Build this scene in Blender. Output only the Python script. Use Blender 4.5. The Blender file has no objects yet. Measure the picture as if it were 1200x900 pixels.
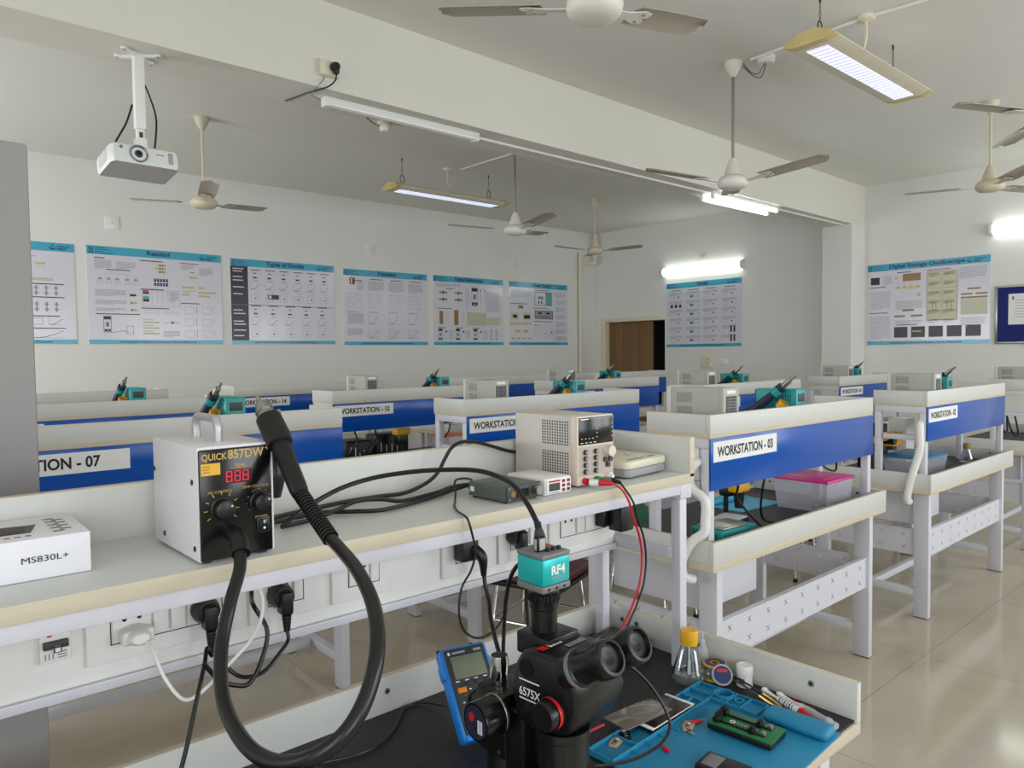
import bpy, bmesh, math, random
from math import pi, cos, sin, radians, sqrt
from mathutils import Vector, Matrix
random.seed(7)
SC = bpy.context.scene
COL = SC.collection

# ------------------------------------------------------------------ materials
def lin(c):
    return tuple(((v/255)/12.92 if v/255 <= .04045 else ((v/255+.055)/1.055)**2.4) for v in c)

MATS = {}
def mat(name, rgb, rough=.5, metal=0., var=0., scale=20., bump=0., spec=.5, coat=0., stretch=None):
    m = bpy.data.materials.new(name); m.use_nodes = True
    nt = m.node_tree; N = nt.nodes; L = nt.links
    b = N['Principled BSDF']
    c = lin(rgb)
    b.inputs['Base Color'].default_value = (*c, 1)
    b.inputs['Roughness'].default_value = rough
    b.inputs['Metallic'].default_value = metal
    b.inputs['Specular IOR Level'].default_value = spec
    if coat: 
        b.inputs['Coat Weight'].default_value = coat; b.inputs['Coat Roughness'].default_value = .08
    if var or bump:
        tc = N.new('ShaderNodeTexCoord'); mp = N.new('ShaderNodeMapping'); no = N.new('ShaderNodeTexNoise')
        no.inputs['Scale'].default_value = scale; no.inputs['Detail'].default_value = 4
        if stretch: mp.inputs['Scale'].default_value = stretch
        L.new(tc.outputs['Object'], mp.inputs['Vector']); L.new(mp.outputs['Vector'], no.inputs['Vector'])
        if var:
            r = N.new('ShaderNodeValToRGB')
            r.color_ramp.elements[0].position = .3; r.color_ramp.elements[1].position = .7
            r.color_ramp.elements[0].color = (*[x*(1-var) for x in c], 1)
            r.color_ramp.elements[1].color = (*[min(1, x*(1+var)) for x in c], 1)
            L.new(no.outputs['Fac'], r.inputs['Fac']); L.new(r.outputs['Color'], b.inputs['Base Color'])
        if bump:
            bp = N.new('ShaderNodeBump'); bp.inputs['Strength'].default_value = bump; bp.inputs['Distance'].default_value = .002
            L.new(no.outputs['Fac'], bp.inputs['Height']); L.new(bp.outputs['Normal'], b.inputs['Normal'])
    MATS[name] = m
    return m

def emit(name, rgb, strength):
    m = bpy.data.materials.new(name); m.use_nodes = True
    b = m.node_tree.nodes['Principled BSDF']
    b.inputs['Base Color'].default_value = (*lin(rgb), 1)
    b.inputs['Emission Color'].default_value = (*lin(rgb), 1)
    b.inputs['Emission Strength'].default_value = strength
    MATS[name] = m
    return m

def glass(name, rgb, rough=0., ior=1.45, alpha=1.):
    m = bpy.data.materials.new(name); m.use_nodes = True
    b = m.node_tree.nodes['Principled BSDF']
    b.inputs['Base Color'].default_value = (*lin(rgb), 1)
    b.inputs['Roughness'].default_value = rough
    b.inputs['IOR'].default_value = ior
    b.inputs['Transmission Weight'].default_value = 1.
    b.inputs['Alpha'].default_value = alpha
    MATS[name] = m
    return m

W_ = mat('painted_wall', (226,225,220), .85, var=.02, scale=1.5)
CEIL = mat('painted_ceiling', (226,224,217), .9, var=.015, scale=1.2)
LAM = mat('laminate_pale', (205,205,200), .42, var=.012, scale=6, stretch=(6,6,.5))
LAMT = mat('laminate_top', (203,205,200), .38, var=.03, scale=7, stretch=(.6,12,12))
TRIM = mat('beige_edge_band', (203,192,169), .5, var=.05, scale=12, stretch=(.5,6,6))
STEEL = mat('white_powder_steel', (209,208,216), .42, var=.01, scale=40, bump=.05)
STEELG = mat('grey_powder_steel', (144,140,138), .5, var=.02, scale=3)
BLUE = mat('blue_laminate', (0,76,168), .2, spec=.32)
MATB = mat('black_textured_top', (26,26,28), .5, bump=1., scale=210)
PAPER = mat('white_paper', (232,232,230), .6)
INK = mat('black_ink', (18,18,20), .6)
BLK = mat('black_plastic', (14,14,15), .38)
BLKG = mat('black_gloss', (14,14,16), .18)
RUB = mat('black_rubber', (13,13,14), .3)
WHP = mat('white_plastic', (233,232,228), .35)
CRM = mat('cream_plastic', (222,214,192), .45, var=.05, scale=8)
AGED = mat('yellowed_plastic', (205,186,128), .5, var=.08, scale=10)
CHROME = mat('chrome', (205,205,205), .12, 1.)
METAL = mat('dull_metal', (170,168,162), .3, 1.)
FANB = mat('fan_blade_brown', (172,162,148), .45, var=.06, scale=6)
FANW = mat('fan_white', (226,222,212), .4)
GREYP = mat('grey_plastic', (120,120,120), .5)
DGREY = mat('dark_grey', (55,55,57), .5)
TEAL = mat('teal_plastic', (22,152,152), .42)
NAVY = mat('navy_plastic', (24,34,60), .5)
RED = mat('red_plastic', (200,24,36), .38)
YEL = mat('yellow_plastic', (232,172,24), .42)
PSUG = mat('instrument_grey', (172,174,164), .5)
PSUF = mat('instrument_front', (205,203,195), .45)
SKY = mat('poster_band_blue', (70,168,196), .2)
POST = mat('poster_board', (214,212,222), .16)
LINE = mat('print_grey', (150,150,160), .3)
YELP = mat('print_yellow', (196,180,96), .3)
BRNP = mat('print_brown', (150,112,58), .3)
BEIP = mat('print_beige', (200,196,166), .3)
REDP = mat('print_red', (160,52,44), .3)
BLUP = mat('print_navy', (20,44,92), .3)
TEAP = mat('print_teal', (90,160,168), .3)
BLKP = mat('print_black', (22,20,24), .3)

# ------------------------------------------------------------------ mesh builder
class B:
    def __init__(s, M=None):
        s.bm = bmesh.new(); s.mats = []; s.M = M
    def i(s, m):
        if m not in s.mats: s.mats.append(m)
        return s.mats.index(m)
    def _v(s, p, M=None):
        p = Vector(p)
        if M is not None: p = M @ p
        if s.M is not None: p = s.M @ p
        return s.bm.verts.new(p)
    def face(s, vs, m):
        try:
            f = s.bm.faces.new(vs); f.material_index = s.i(m); return f
        except ValueError: return None
    def quad(s, pts, m, M=None):
        return s.face([s._v(p, M) for p in pts], m)
    def box(s, a, b, m, bev=0., M=None, top=None, seg=2, sides=None):
        x0,y0,z0 = a; x1,y1,z1 = b
        v = [s._v(p, M) for p in ((x0,y0,z0),(x1,y0,z0),(x1,y1,z0),(x0,y1,z0),(x0,y0,z1),(x1,y0,z1),(x1,y1,z1),(x0,y1,z1))]
        fs = [s.face([v[j] for j in q], sides.get(k, m) if sides else m) for k, q in
              (('-z',(3,2,1,0)),('+z',(4,5,6,7)),('-y',(0,1,5,4)),('+x',(1,2,6,5)),('+y',(2,3,7,6)),('-x',(3,0,4,7)))]
        if top: fs[1].material_index = s.i(top)
        if bev:
            es = list({e for f in fs for e in f.edges})
            bmesh.ops.bevel(s.bm, geom=es, offset=bev, segments=seg, profile=.5, affect='EDGES', clamp_overlap=True)
        return s
    def prism(s, poly, z0, z1, m, M=None, bev=0., cap=True):
        a = [s._v((x,y,z0), M) for x,y in poly]; b = [s._v((x,y,z1), M) for x,y in poly]
        n = len(poly); fs = []
        for k in range(n): fs.append(s.face([a[k], a[(k+1)%n], b[(k+1)%n], b[k]], m))
        if cap:
            fs.append(s.face(a[::-1], m)); fs.append(s.face(b, m))
        if bev:
            es = list({e for f in fs if f for e in f.edges})
            bmesh.ops.bevel(s.bm, geom=es, offset=bev, segments=2, profile=.5, affect='EDGES', clamp_overlap=True)
        return s
    def lathe(s, prof, m, M=None, seg=24, sx=1., sy=1., mm=None):
        rings = []
        for r, z in prof:
            if r < 1e-6: rings.append([s._v((0,0,z), M)])
            else: rings.append([s._v((r*sx*cos(2*pi*k/seg), r*sy*sin(2*pi*k/seg), z), M) for k in range(seg)])
        for j in range(len(rings)-1):
            A, C = rings[j], rings[j+1]; mt = mm[j] if mm else m
            for k in range(seg):
                k2 = (k+1) % seg
                if len(A) == 1 and len(C) == 1: continue
                if len(A) == 1: s.face([A[0], C[k2], C[k]], mt)
                elif len(C) == 1: s.face([A[k], A[k2], C[0]], mt)
                else: s.face([A[k], A[k2], C[k2], C[k]], mt)
        return s
    def cyl(s, p0, p1, r, m, r1=None, seg=16, bev=0.):
        p0 = Vector(p0); p1 = Vector(p1); d = p1-p0; L = d.length
        M = Matrix.Translation(p0) @ d.to_track_quat('Z','Y').to_matrix().to_4x4()
        r1 = r if r1 is None else r1
        if bev: prof = [(0,0),(r-bev,0),(r,bev),(r1,L-bev),(r1-bev,L),(0,L)]
        else: prof = [(0,0),(r,0),(r1,L),(0,L)]
        return s.lathe(prof, m, M, seg)
    def tube(s, pts, r, m, seg=8, n=8, smooth=True, rs=None):
        P = [Vector(p) for p in pts]
        if smooth and len(P) > 2:
            Q = []; E = [2*P[0]-P[1]] + P + [2*P[-1]-P[-2]]
            RR = []
            for k in range(1, len(E)-2):
                a,b,c,d = E[k-1:k+3]
                for q in range(n):
                    t = q/n
                    Q.append(.5*((2*b)+(-a+c)*t+(2*a-5*b+4*c-d)*t*t+(-a+3*b-3*c+d)*t**3))
                    if rs: RR.append(rs[k-1]*(1-t)+rs[k]*t)
            Q.append(P[-1])
            if rs: RR.append(rs[-1])
        else: Q = P; RR = rs
        rings = []; up = None
        for k, p in enumerate(Q):
            t = (Q[min(k+1, len(Q)-1)]-Q[max(k-1, 0)]).normalized()
            if up is None:
                up = t.orthogonal().normalized()
            up = (up-t*up.dot(t)).normalized(); w = t.cross(up)
            rr = RR[k] if rs else r
            rings.append([s._v(p+(up*cos(2*pi*j/seg)+w*sin(2*pi*j/seg))*rr) for j in range(seg)])
        for A, C in zip(rings, rings[1:]):
            for j in range(seg): s.face([A[j], A[(j+1)%seg], C[(j+1)%seg], C[j]], m)
        s.face(rings[0][::-1], m); s.face(rings[-1], m)
        return s
    def sphere(s, c, r, m, sx=1, sy=1, sz=1, seg=16, M=None):
        T = Matrix.Translation(Vector(c)) @ Matrix.Diagonal((sx,sy,sz,1))
        if M is not None: T = M @ T
        return s.lathe([(r*sin(pi*k/8), -r*cos(pi*k/8)) for k in range(9)], m, T, seg)
    def build(s, name, parent=None, loc=None, ang=35, M=None, recalc=True):
        if recalc: bmesh.ops.recalc_face_normals(s.bm, faces=s.bm.faces)
        me = bpy.data.meshes.new(name); s.bm.to_mesh(me); s.bm.free()
        for m in s.mats: me.materials.append(m)
        for p in me.polygons: p.use_smooth = True
        me.set_sharp_from_angle(angle=radians(ang))
        o = bpy.data.objects.new(name, me); COL.objects.link(o)
        if parent: o.parent = parent
        if loc: o.location = loc
        if M is not None: o.matrix_local = M
        return o

def tag(o, label=None, cat=None, group=None, kind=None):
    if label: o['label'] = label
    if cat: o['category'] = cat
    if group: o['group'] = group
    if kind: o['kind'] = kind
    return o

def thing(name, label, cat, loc=(0,0,0), rz=0., group=None):
    o = bpy.data.objects.new(name, None); COL.objects.link(o)
    o.empty_display_size = .05
    o.location = loc; o.rotation_euler = (0,0,rz)
    return tag(o, label, cat, group)

KIDS = {}
def dup(root, name=None):
    c = root.copy(); COL.objects.link(c)
    for ch in root.children:
        d = ch.copy(); COL.objects.link(d); d.parent = c
        for g in ch.children:
            e = g.copy(); COL.objects.link(e); e.parent = d
    return c

def text_mesh(body, size, bold=0., align='LEFT', sx=1.):
    cu = bpy.data.curves.new('lettering', 'FONT'); cu.body = body; cu.size = size; cu.offset = bold*size
    cu.align_x = align; cu.resolution_u = 3
    ob = bpy.data.objects.new('lettering', cu)
    me = bpy.data.meshes.new_from_object(ob)
    bpy.data.objects.remove(ob); bpy.data.curves.remove(cu)
    return me

def frame(o, r, u):
    r = Vector(r).normalized(); u = Vector(u).normalized(); n = r.cross(u)
    M = Matrix((( r.x,u.x,n.x,o[0]),(r.y,u.y,n.y,o[1]),(r.z,u.z,n.z,o[2]),(0,0,0,1)))
    return M

def text(name, body, size, M, m, parent=None, bold=0., align='LEFT', sx=1., lift=.0006, fit=0):
    me = text_mesh(body, size, bold, align)
    if fit:
        xs = [v.co.x for v in me.vertices]; k = fit/(max(xs)-min(xs)); x1 = min(xs)
        for v in me.vertices: v.co.x = (v.co.x-x1)*k
    me.materials.clear(); me.materials.append(m)
    T = M @ Matrix.Translation((0,0,lift)) @ Matrix.Diagonal((sx,1,1,1))
    me.transform(T)
    o = bpy.data.objects.new(name, me); COL.objects.link(o)
    if parent: o.parent = parent
    return o

def add_text(b, body, size, M, m, bold=0., align='LEFT', sx=1., lift=.0006):
    me = text_mesh(body, size, bold, align)
    T = M @ Matrix.Translation((0,0,lift)) @ Matrix.Diagonal((sx,1,1,1))
    if b.M is not None: T = b.M @ T
    vs = [b.bm.verts.new(T @ v.co) for v in me.vertices]
    for p in me.polygons: b.face([vs[k] for k in p.vertices], m)
    bpy.data.meshes.remove(me)

# ------------------------------------------------------------------ the room
XW, YW, ZC = 9.43, 8.55, 3.59
XS, YS = -2.6, -2.6
def st(o): return tag(o, kind='structure')

def floor_mat():
    m = bpy.data.materials.new('vitrified_tiles'); m.use_nodes = True
    nt = m.node_tree; N = nt.nodes; L = nt.links; b = N['Principled BSDF']
    tc = N.new('ShaderNodeTexCoord'); mp = N.new('ShaderNodeMapping'); mp.inputs['Location'].default_value = (-.36,-.18,0)
    br = N.new('ShaderNodeTexBrick'); br.offset = 0; br.inputs['Scale'].default_value = 1
    br.inputs['Brick Width'].default_value = 1.2; br.inputs['Row Height'].default_value = 1.2
    br.inputs['Mortar Size'].default_value = .0016; br.inputs['Mortar Smooth'].default_value = .2
    c = lin((190,180,161)); c2 = lin((185,175,156))
    br.inputs['Color1'].default_value = (*c,1); br.inputs['Color2'].default_value = (*c2,1); br.inputs['Mortar'].default_value = (*lin((136,122,100)),1)
    no = N.new('ShaderNodeTexNoise'); no.inputs['Scale'].default_value = 2.2; no.inputs['Detail'].default_value = 6
    mx = N.new('ShaderNodeMixRGB'); mx.blend_type = 'MULTIPLY'; mx.inputs['Fac'].default_value = .35
    rp = N.new('ShaderNodeValToRGB'); rp.color_ramp.elements[0].position=.35; rp.color_ramp.elements[1].position=.65
    rp.color_ramp.elements[0].color = (.74,.71,.68,1); rp.color_ramp.elements[1].color = (1,1,1,1)
    L.new(tc.outputs['Object'], mp.inputs['Vector']); L.new(mp.outputs['Vector'], br.inputs['Vector'])
    L.new(mp.outputs['Vector'], no.inputs['Vector']); L.new(no.outputs['Fac'], rp.inputs['Fac'])
    L.new(br.outputs['Color'], mx.inputs['Color1']); L.new(rp.outputs['Color'], mx.inputs['Color2'])
    L.new(mx.outputs['Color'], b.inputs['Base Color'])
    b.inputs['Roughness'].default_value = .11
    return m
FLO = floor_mat()
BEAMP = mat('beam_tone', (222,219,209), .88, var=.015, scale=1.2)  # slightly creamier and darker than the wall colour
DARK = mat('dim_corridor', (30,24,20), .9)  # dimness of the room beyond is put into its wall colour
DOORW = mat('brown_door_laminate', (122,90,52), .45, var=.14, scale=5, stretch=(10,10,.5))

def room():
    st(B().box((XS-.2,YS-.2,-.12),(XW+2.2,YW+.2,0),FLO).build('floor'))
    st(B().box((XS-.2,YS-.2,ZC),(XW+.2,YW+.2,ZC+.15),CEIL).build('ceiling'))
    st(B().box((XS-.2,YW,0),(XW+.2,YW+.2,ZC),W_).build('wall_north'))
    # end wall with the doorway
    b = B()
    b.box((XW,YS-.2,0),(XW+.2,7.09,ZC),W_); b.box((XW,7.09,2.10),(XW+.2,8.36,ZC),W_); b.box((XW,8.36,0),(XW+.2,YW,ZC),W_)
    st(b.build('wall_east'))
    b = B()
    for a, c in (((XW-.012,8.33,0),(XW+.2,8.41,2.13)),((XW-.012,7.05,2.07),(XW+.2,8.33,2.13))): b.box(a, c, CRM, .004)
    st(b.build('door_1'))
    b = B()
    for k in range(3):
        y1 = 8.325-k*.31; b.box((XW+.1,y1-.303,.01),(XW+.14,y1,2.065),DOORW,.006)
    b.box((XW+.105,7.39,.01),(XW+.135,8.325,2.06),mat('door_groove',(60,42,26),.6))
    st(b.build('door_2'))
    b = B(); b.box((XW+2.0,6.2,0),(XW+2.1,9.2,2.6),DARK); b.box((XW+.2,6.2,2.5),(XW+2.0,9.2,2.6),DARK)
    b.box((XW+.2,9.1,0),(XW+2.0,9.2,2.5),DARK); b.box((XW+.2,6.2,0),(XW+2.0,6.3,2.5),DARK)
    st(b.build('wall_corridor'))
    # south and west window walls; rear west window added to brighten the back
    SX = ((-1.6,.6),(1.5,3.7),(4.6,6.8),(7.2,9.0)); z0,z1 = .95,2.75
    b = B(); prev = XS-.2
    for a,c in SX:
        b.box((prev,YS-.2,0),(a,YS,ZC),W_); b.box((a,YS-.2,0),(c,YS,z0),W_); b.box((a,YS-.2,z1),(c,YS,ZC),W_); prev = c
    b.box((prev,YS-.2,0),(XW,YS,ZC),W_)
    st(b.build('wall_south'))
    for k,(a,c) in enumerate(SX):
        b = B(); mid = (a+c)/2
        for q in ((a,a+.05),(mid-.03,mid+.03),(c-.05,c)): b.box((q[0],YS-.14,z0),(q[1],YS-.08,z1),STEELG)
        for q in ((z0,z0+.05),(z1-.05,z1)): b.box((a,YS-.14,q[0]),(c,YS-.08,q[1]),STEELG)
        st(b.build('window_%d' % (k+1)))
    WY = ((-1.8,0.4),(2.0,3.8),(5.0,7.8)); b = B(); prev = YS
    for a,c in WY:
        b.box((XS-.2,prev,0),(XS,a,ZC),W_); b.box((XS-.2,a,0),(XS,c,z0),W_); b.box((XS-.2,a,z1),(XS,c,ZC),W_); prev = c
    b.box((XS-.2,prev,0),(XS,YW,ZC),W_)
    st(b.build('wall_west'))
    for k,(a,c) in enumerate(WY):
        b = B(); mid = (a+c)/2
        for q in ((a,a+.05),(mid-.03,mid+.03),(c-.05,c)): b.box((XS-.14,q[0],z0),(XS-.08,q[1],z1),STEELG)
        for q in ((z0,z0+.05),(z1-.05,z1)): b.box((XS-.14,a,q[0]),(XS-.08,c,q[1]),STEELG)
        st(b.build('window_%d' % (k+5)))
    # beam and column
    st(B().prism([(XS,3.863),(XW,4.025),(XW,4.30),(XS,4.27)],3.095,ZC,BEAMP).build('beam'))
    st(B().box((9.06,4.02,0),(XW,4.385,3.095),W_).build('column'))
    # surface conduit on beam and ceiling, corner pipe
    b = B(); b.box((3.32,4.10,3.08),(9.05,4.125,3.095),WHP); st(b.build('trim_1'))
    b = B(); b.tube([(4.684,2.783,3.58),(4.646,1.979,3.58),(4.75,1.2,3.58),(4.9,-.2,3.58)],.011,WHP,smooth=False); st(b.build('trim_2'))
    b = B(); b.tube([(4.95,6.45,3.58),(5.0,4.31,3.58)],.009,WHP,smooth=False); st(b.build('trim_3'))
    b = B(); b.tube([(9.30,8.42,3.56),(9.28,8.42,3.12),(9.25,8.45,3.07),(9.05,8.5,3.06),(9.0,8.5,3.02),(9.0,8.5,.1)],.03,CRM,seg=10,n=4)
    st(b.build('trim_4'))
room()

# tall grey cupboard behind the near bench
t = thing('steel_cupboard', 'tall plain grey cupboard at the left edge, behind the near bench', 'cupboard', (-.30,1.62,0))
B().box((-.52,0,.06),(.535,.42,1.95),STEELG,.006).build('body', t)
B().box((-.50,.02,0),(.515,.40,.06),DGREY).build('plinth', t)

# ------------------------------------------------------------------ workbenches
def x_slots(w, h, cols, rows, th, M, m, b):
    """steel sheet w x h with X shaped slots cut through it, lying in the local x-y plane"""
    bm = bmesh.new()
    outer = [bm.verts.new(p) for p in ((0,0,0),(w,0,0),(w,h,0),(0,h,0))]
    edges = [bm.edges.new((outer[k], outer[(k+1)%4])) for k in range(4)]
    L, s = .017, .0022
    base = [(s,s),(L,s),(L,-s),(s,-s),(s,-L),(-s,-L),(-s,-s),(-L,-s),(-L,s),(-s,s),(-s,L),(s,L)]
    ca, sa = cos(pi/4), sin(pi/4)
    for i in range(cols):
        for j in range(rows):
            cx = w*(i+.5)/cols; cy = h*(j+.5)/rows
            vs = [bm.verts.new((cx+x*ca-y*sa, cy+x*sa+y*ca, 0)) for x,y in base]
            edges += [bm.edges.new((vs[k], vs[(k+1)%12])) for k in range(12)]
    bmesh.ops.triangle_fill(bm, edges=edges, use_beauty=True)
    # drop the triangles inside the slots
    for f in list(bm.faces):
        c = f.calc_center_median()
        i = int(c.x/w*cols); j = int(c.y/h*rows); cx = w*(i+.5)/cols; cy = h*(j+.5)/rows
        dx, dy = c.x-cx, c.y-cy; u = dx*ca+dy*sa; v = -dx*sa+dy*ca
        if (abs(u) < L and abs(v) < s) or (abs(v) < L and abs(u) < s): bm.faces.remove(f)
    idx = {v: k for k, v in enumerate(bm.verts)}
    top = [b._v(v.co+Vector((0,0,th)), M) for v in bm.verts]; bot = [b._v(v.co, M) for v in bm.verts]
    for f in bm.faces:
        q = [idx[v] for v in f.verts]
        b.face([top[k] for k in q], m); b.face([bot[k] for k in q[::-1]], m)
    for e in bm.edges:
        if len(e.link_faces) == 1:
            a, c = idx[e.verts[0]], idx[e.verts[1]]; b.face([top[a], top[c], bot[c], bot[a]], m)
    bm.free()

SB, DB = 1.2517, .768       # shelf and worktop surfaces
SZ, DZ = SB+.0008, DB+.0008   # where things rest on them
def bench(name, label, loc, rz=0., lip=1.3163, group=None, w=1.413, ps=.036, pin=.002):
    e = w-1.413
    t = thing(name, label, 'workbench', loc, rz, group)
    B().box((0,0,1.2267),(w,.294,SB),TRIM,.0015,sides={'+z':LAMT}).build('shelf', t)
    for n,a,c in (('shelf_rail',(-.0012,-.0012,SB-.009),(w+.0012,.018,lip)),('shelf_rail',(-.0012,.018,SB-.009),(.018,.294,lip)),('shelf_rail',(w-.018,.018,SB-.009),(w+.0012,.294,lip))):
        B().box(a,c,LAM,.0012,sides={'+z':TRIM,'-z':TRIM,**({'+y':TRIM} if a[1]>.01 else {})}).build(n, t)
    B().box((.0,-.003,1.032),(w,.004,1.2267),BLUE,.001).build('back_panel', t)
    for x in (pin,w-pin-ps):
        for y in (.006,.287-ps):
            B().box((x,y,DB),(x+ps,y+ps,1.19),STEEL,.003).build('post', t)
    for a,c in (((.002,.006,1.19),(.047,.287,1.2267)),((w-.047,.006,1.19),(w-.002,.287,1.2267)),((.047,.262,1.202),(w-.047,.287,1.2267)),
                ((.008,.051,1.032),(.043,.242,1.062)),((w-.043,.051,1.032),(w-.008,.242,1.062))):
        B().box(a,c,STEEL,.002).build('cross_rail', t)
    b = B(); b.box((.047,.056,1.03),(w-.047,.071,1.2267),WHP,.002); b.box((.047,.071,1.03),(w-.047,.082,1.045),STEEL,.001); b.build('socket_panel', t)
    B().box((-.03,-.035,.735),(w+.082,.691,.762),TRIM,.002).build('desk_board', t)
    B().box((-.012,-.017,.762),(w+.064,.685,DB),MATB).build('worktop', t)
    for a,c in (((-.03,-.035,.762),(w+.082,-.017,.847)),((-.03,-.017,.762),(-.012,.691,.847)),((w+.064,-.017,.762),(w+.082,.691,.847))):
        b = B(); b.box(a,c,LAM,.0012,sides={'+z':TRIM,'+y':LAM})
        # recessed screw heads on the inner faces
        if a[1] < -.03:
            for x in (.18,.70,1.25,1.42): b.cyl((x,-.0175,.815),(x,-.0155,.815),.007,GREYP,seg=12); b.cyl((x,-.0155,.815),(x,-.0152,.815),.004,BLK,seg=6)
        else:
            s_ = 1 if a[0] < 0 else -1; x = -.012 if s_ > 0 else w+.064
            for y in (.05,.1,.30,.59): b.cyl((x,y,.815),(x+s_*.002,y,.815),.007,GREYP,seg=12); b.cyl((x+s_*.002,y,.815),(x+s_*.0023,y,.815),.004,BLK,seg=6)
        b.build('desk_rail', t)
    for x in (.045,w-.024):
        for y in (0,.58):
            b = B(); b.box((x,y,.004),(x+.04,y+.08,.735),STEEL,.003); b.box((x+.002,y+.002,0),(x+.038,y+.078,.006),DGREY); b.build('leg', t)
    # slotted modesty sheets, far side and both ends
    b = B(); x_slots(w-.109,.15,9,2,.004,frame((.085,.02,.36),(1,0,0),(0,0,1)),STEEL,b)
    b.box((.085,.02,.506),(w-.024,.04,.510),STEEL); b.build('slotted_panel', t)
    for x in (.06,w-.004):
        b = B(); x_slots(.50,.15,4,2,.004,frame((x,.08,.36),(0,1,0),(0,0,1)),STEEL,b); b.box((x-.008,.08,.506),(x+.008,.58,.510),STEEL); b.build('slotted_panel', t)
    for a,c in (((.045,.08,.125),(.085,.58,.165)),((w-.024,.08,.125),(w+.016,.58,.165)),((.085,.31,.125),(w-.024,.35,.165))):
        B().box(a,c,STEEL,.003).build('stretcher', t)
    b = B(); b.box((.10,.10,.53),(.50,.56,.733),STEEL,.004); b.box((.12,.561,.55),(.48,.568,.715),STEEL,.003)
    d = b.build('drawer_box', t)
    B().tube([(.25,.568,.64),(.25,.585,.64),(.35,.585,.64),(.35,.568,.64)],.005,CHROME,smooth=False).build('handle', d)
    return t

def plate(t, num, x0=.016):
    dx = (-.062,.05) if num == '07' else (0,0)
    b = B(); b.box((x0,-.0045,1.138),(x0+.458+dx[1],-.003,1.214),PAPER); p = b.build('name_plate', t)
    text('lettering', 'WORKSTATION - %s' % num, .056 if num == '07' else .051, frame((x0+.026+dx[0],-.0045,1.158),(1,0,0),(0,0,1)), INK, p, bold=.028, sx=1.0)
    me = p.children[0].data
    xs = [v.co.x for v in me.vertices]; w = max(xs)-min(xs); k = (.445 if num == '07' else .40)/w; x1 = min(xs)
    for v in me.vertices: v.co.x = x0+.026+dx[0]+(v.co.x-x1)*k

rows = [(1.5527,(('03',2.336),('02',4.467),('01',6.598))),(3.0256,(('07',.205),('06',2.336),('05',4.467),('04',6.598))),
        (4.4985,(('11',.205),('10',2.336),('09',4.467),('08',6.598))),(5.9714,(('15',.31),('14',2.226),('13',4.40),('12',6.55)))]
proto = bench('workbench','',(0,0,0))
BEN = {}
first = True
side = {'03':'first bench beyond the microscope bench','02':'behind it on the right stands the notice board wall','01':'cut off by the right edge of the photo'}
LAB = {'03':'white and blue workbench marked WORKSTATION - 03, holding the pink-lidded box',
 '02':'white and blue workbench marked WORKSTATION - 02, holding the blue-lidded box',
 '01':'white workbench cut off by the right edge of the photo, beyond WORKSTATION - 02',
 '07':'blue-fronted workbench with label ending N - 07, beside the tall grey cupboard',
 '06':'blue-fronted workbench with label WORKSTATIO, partly hidden behind the near beige power supply',
 '05':'blue-fronted workbench directly behind WORKSTATION - 03, its desk hidden',
 '04':'small far workbench marked WORKSTATION - 04, in front of the oscilloscope poster wall',
 '11':'far shelf bench behind WORKSTATION - 07, carrying a teal station with dark handle',
 '10':'workbench marked WORKSTATION - 10 with black gear and cyan mat under its shelf',
 '09':'blue-fronted far workbench behind WORKSTATION - 06, nearest the brown door',
 '08':'farthest right bench of the third row, behind WORKSTATION - 04',
 '15':'farthest left bench against the poster wall, beside the cupboard',
 '14':'far workbench marked WORKSTATION - 14 under the diode types poster',
 '13':'far bench of the back row under the multimeter poster',
 '12':'far bench of the back row standing before the brown door'}
for Y, lst in rows:
    for num, X in lst:
        if num in ('08',): continue
        t = proto if first else dup(proto); first = False
        t.location = (X,Y,0); t['label'] = LAB[num]; t['group'] = 'numbered workbenches'
        BEN[num] = t
for num in BEN: plate(BEN[num], num)
B().box((.012,.056,1.065),(.018,.20,1.19),WHP,.002).build('end_cover', BEN['03'])
# white cable conduits fixed to the ends of two benches
B().tube([(.07,.056,1.14),(-.012,.060,1.13),(-.022,.085,1.075),(-.022,.06,1.035),(-.022,.008,1.0),(-.022,.006,.93),(-.026,.010,.88),(-.045,.045,.845),(-.056,.082,.775),(-.053,.082,.71),(.0,.075,.685)],.018,WHP,seg=10).build('cable_conduit', BEN['03'])
B().tube([(.05,.05,1.14),(-.02,.03,1.12),(-.026,.025,1.04),(-.028,.03,.97),(-.04,.07,.80),(-.045,.085,.70),(.0,.09,.68)],.021,WHP,seg=10).build('cable_conduit', BEN['02'])
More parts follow.
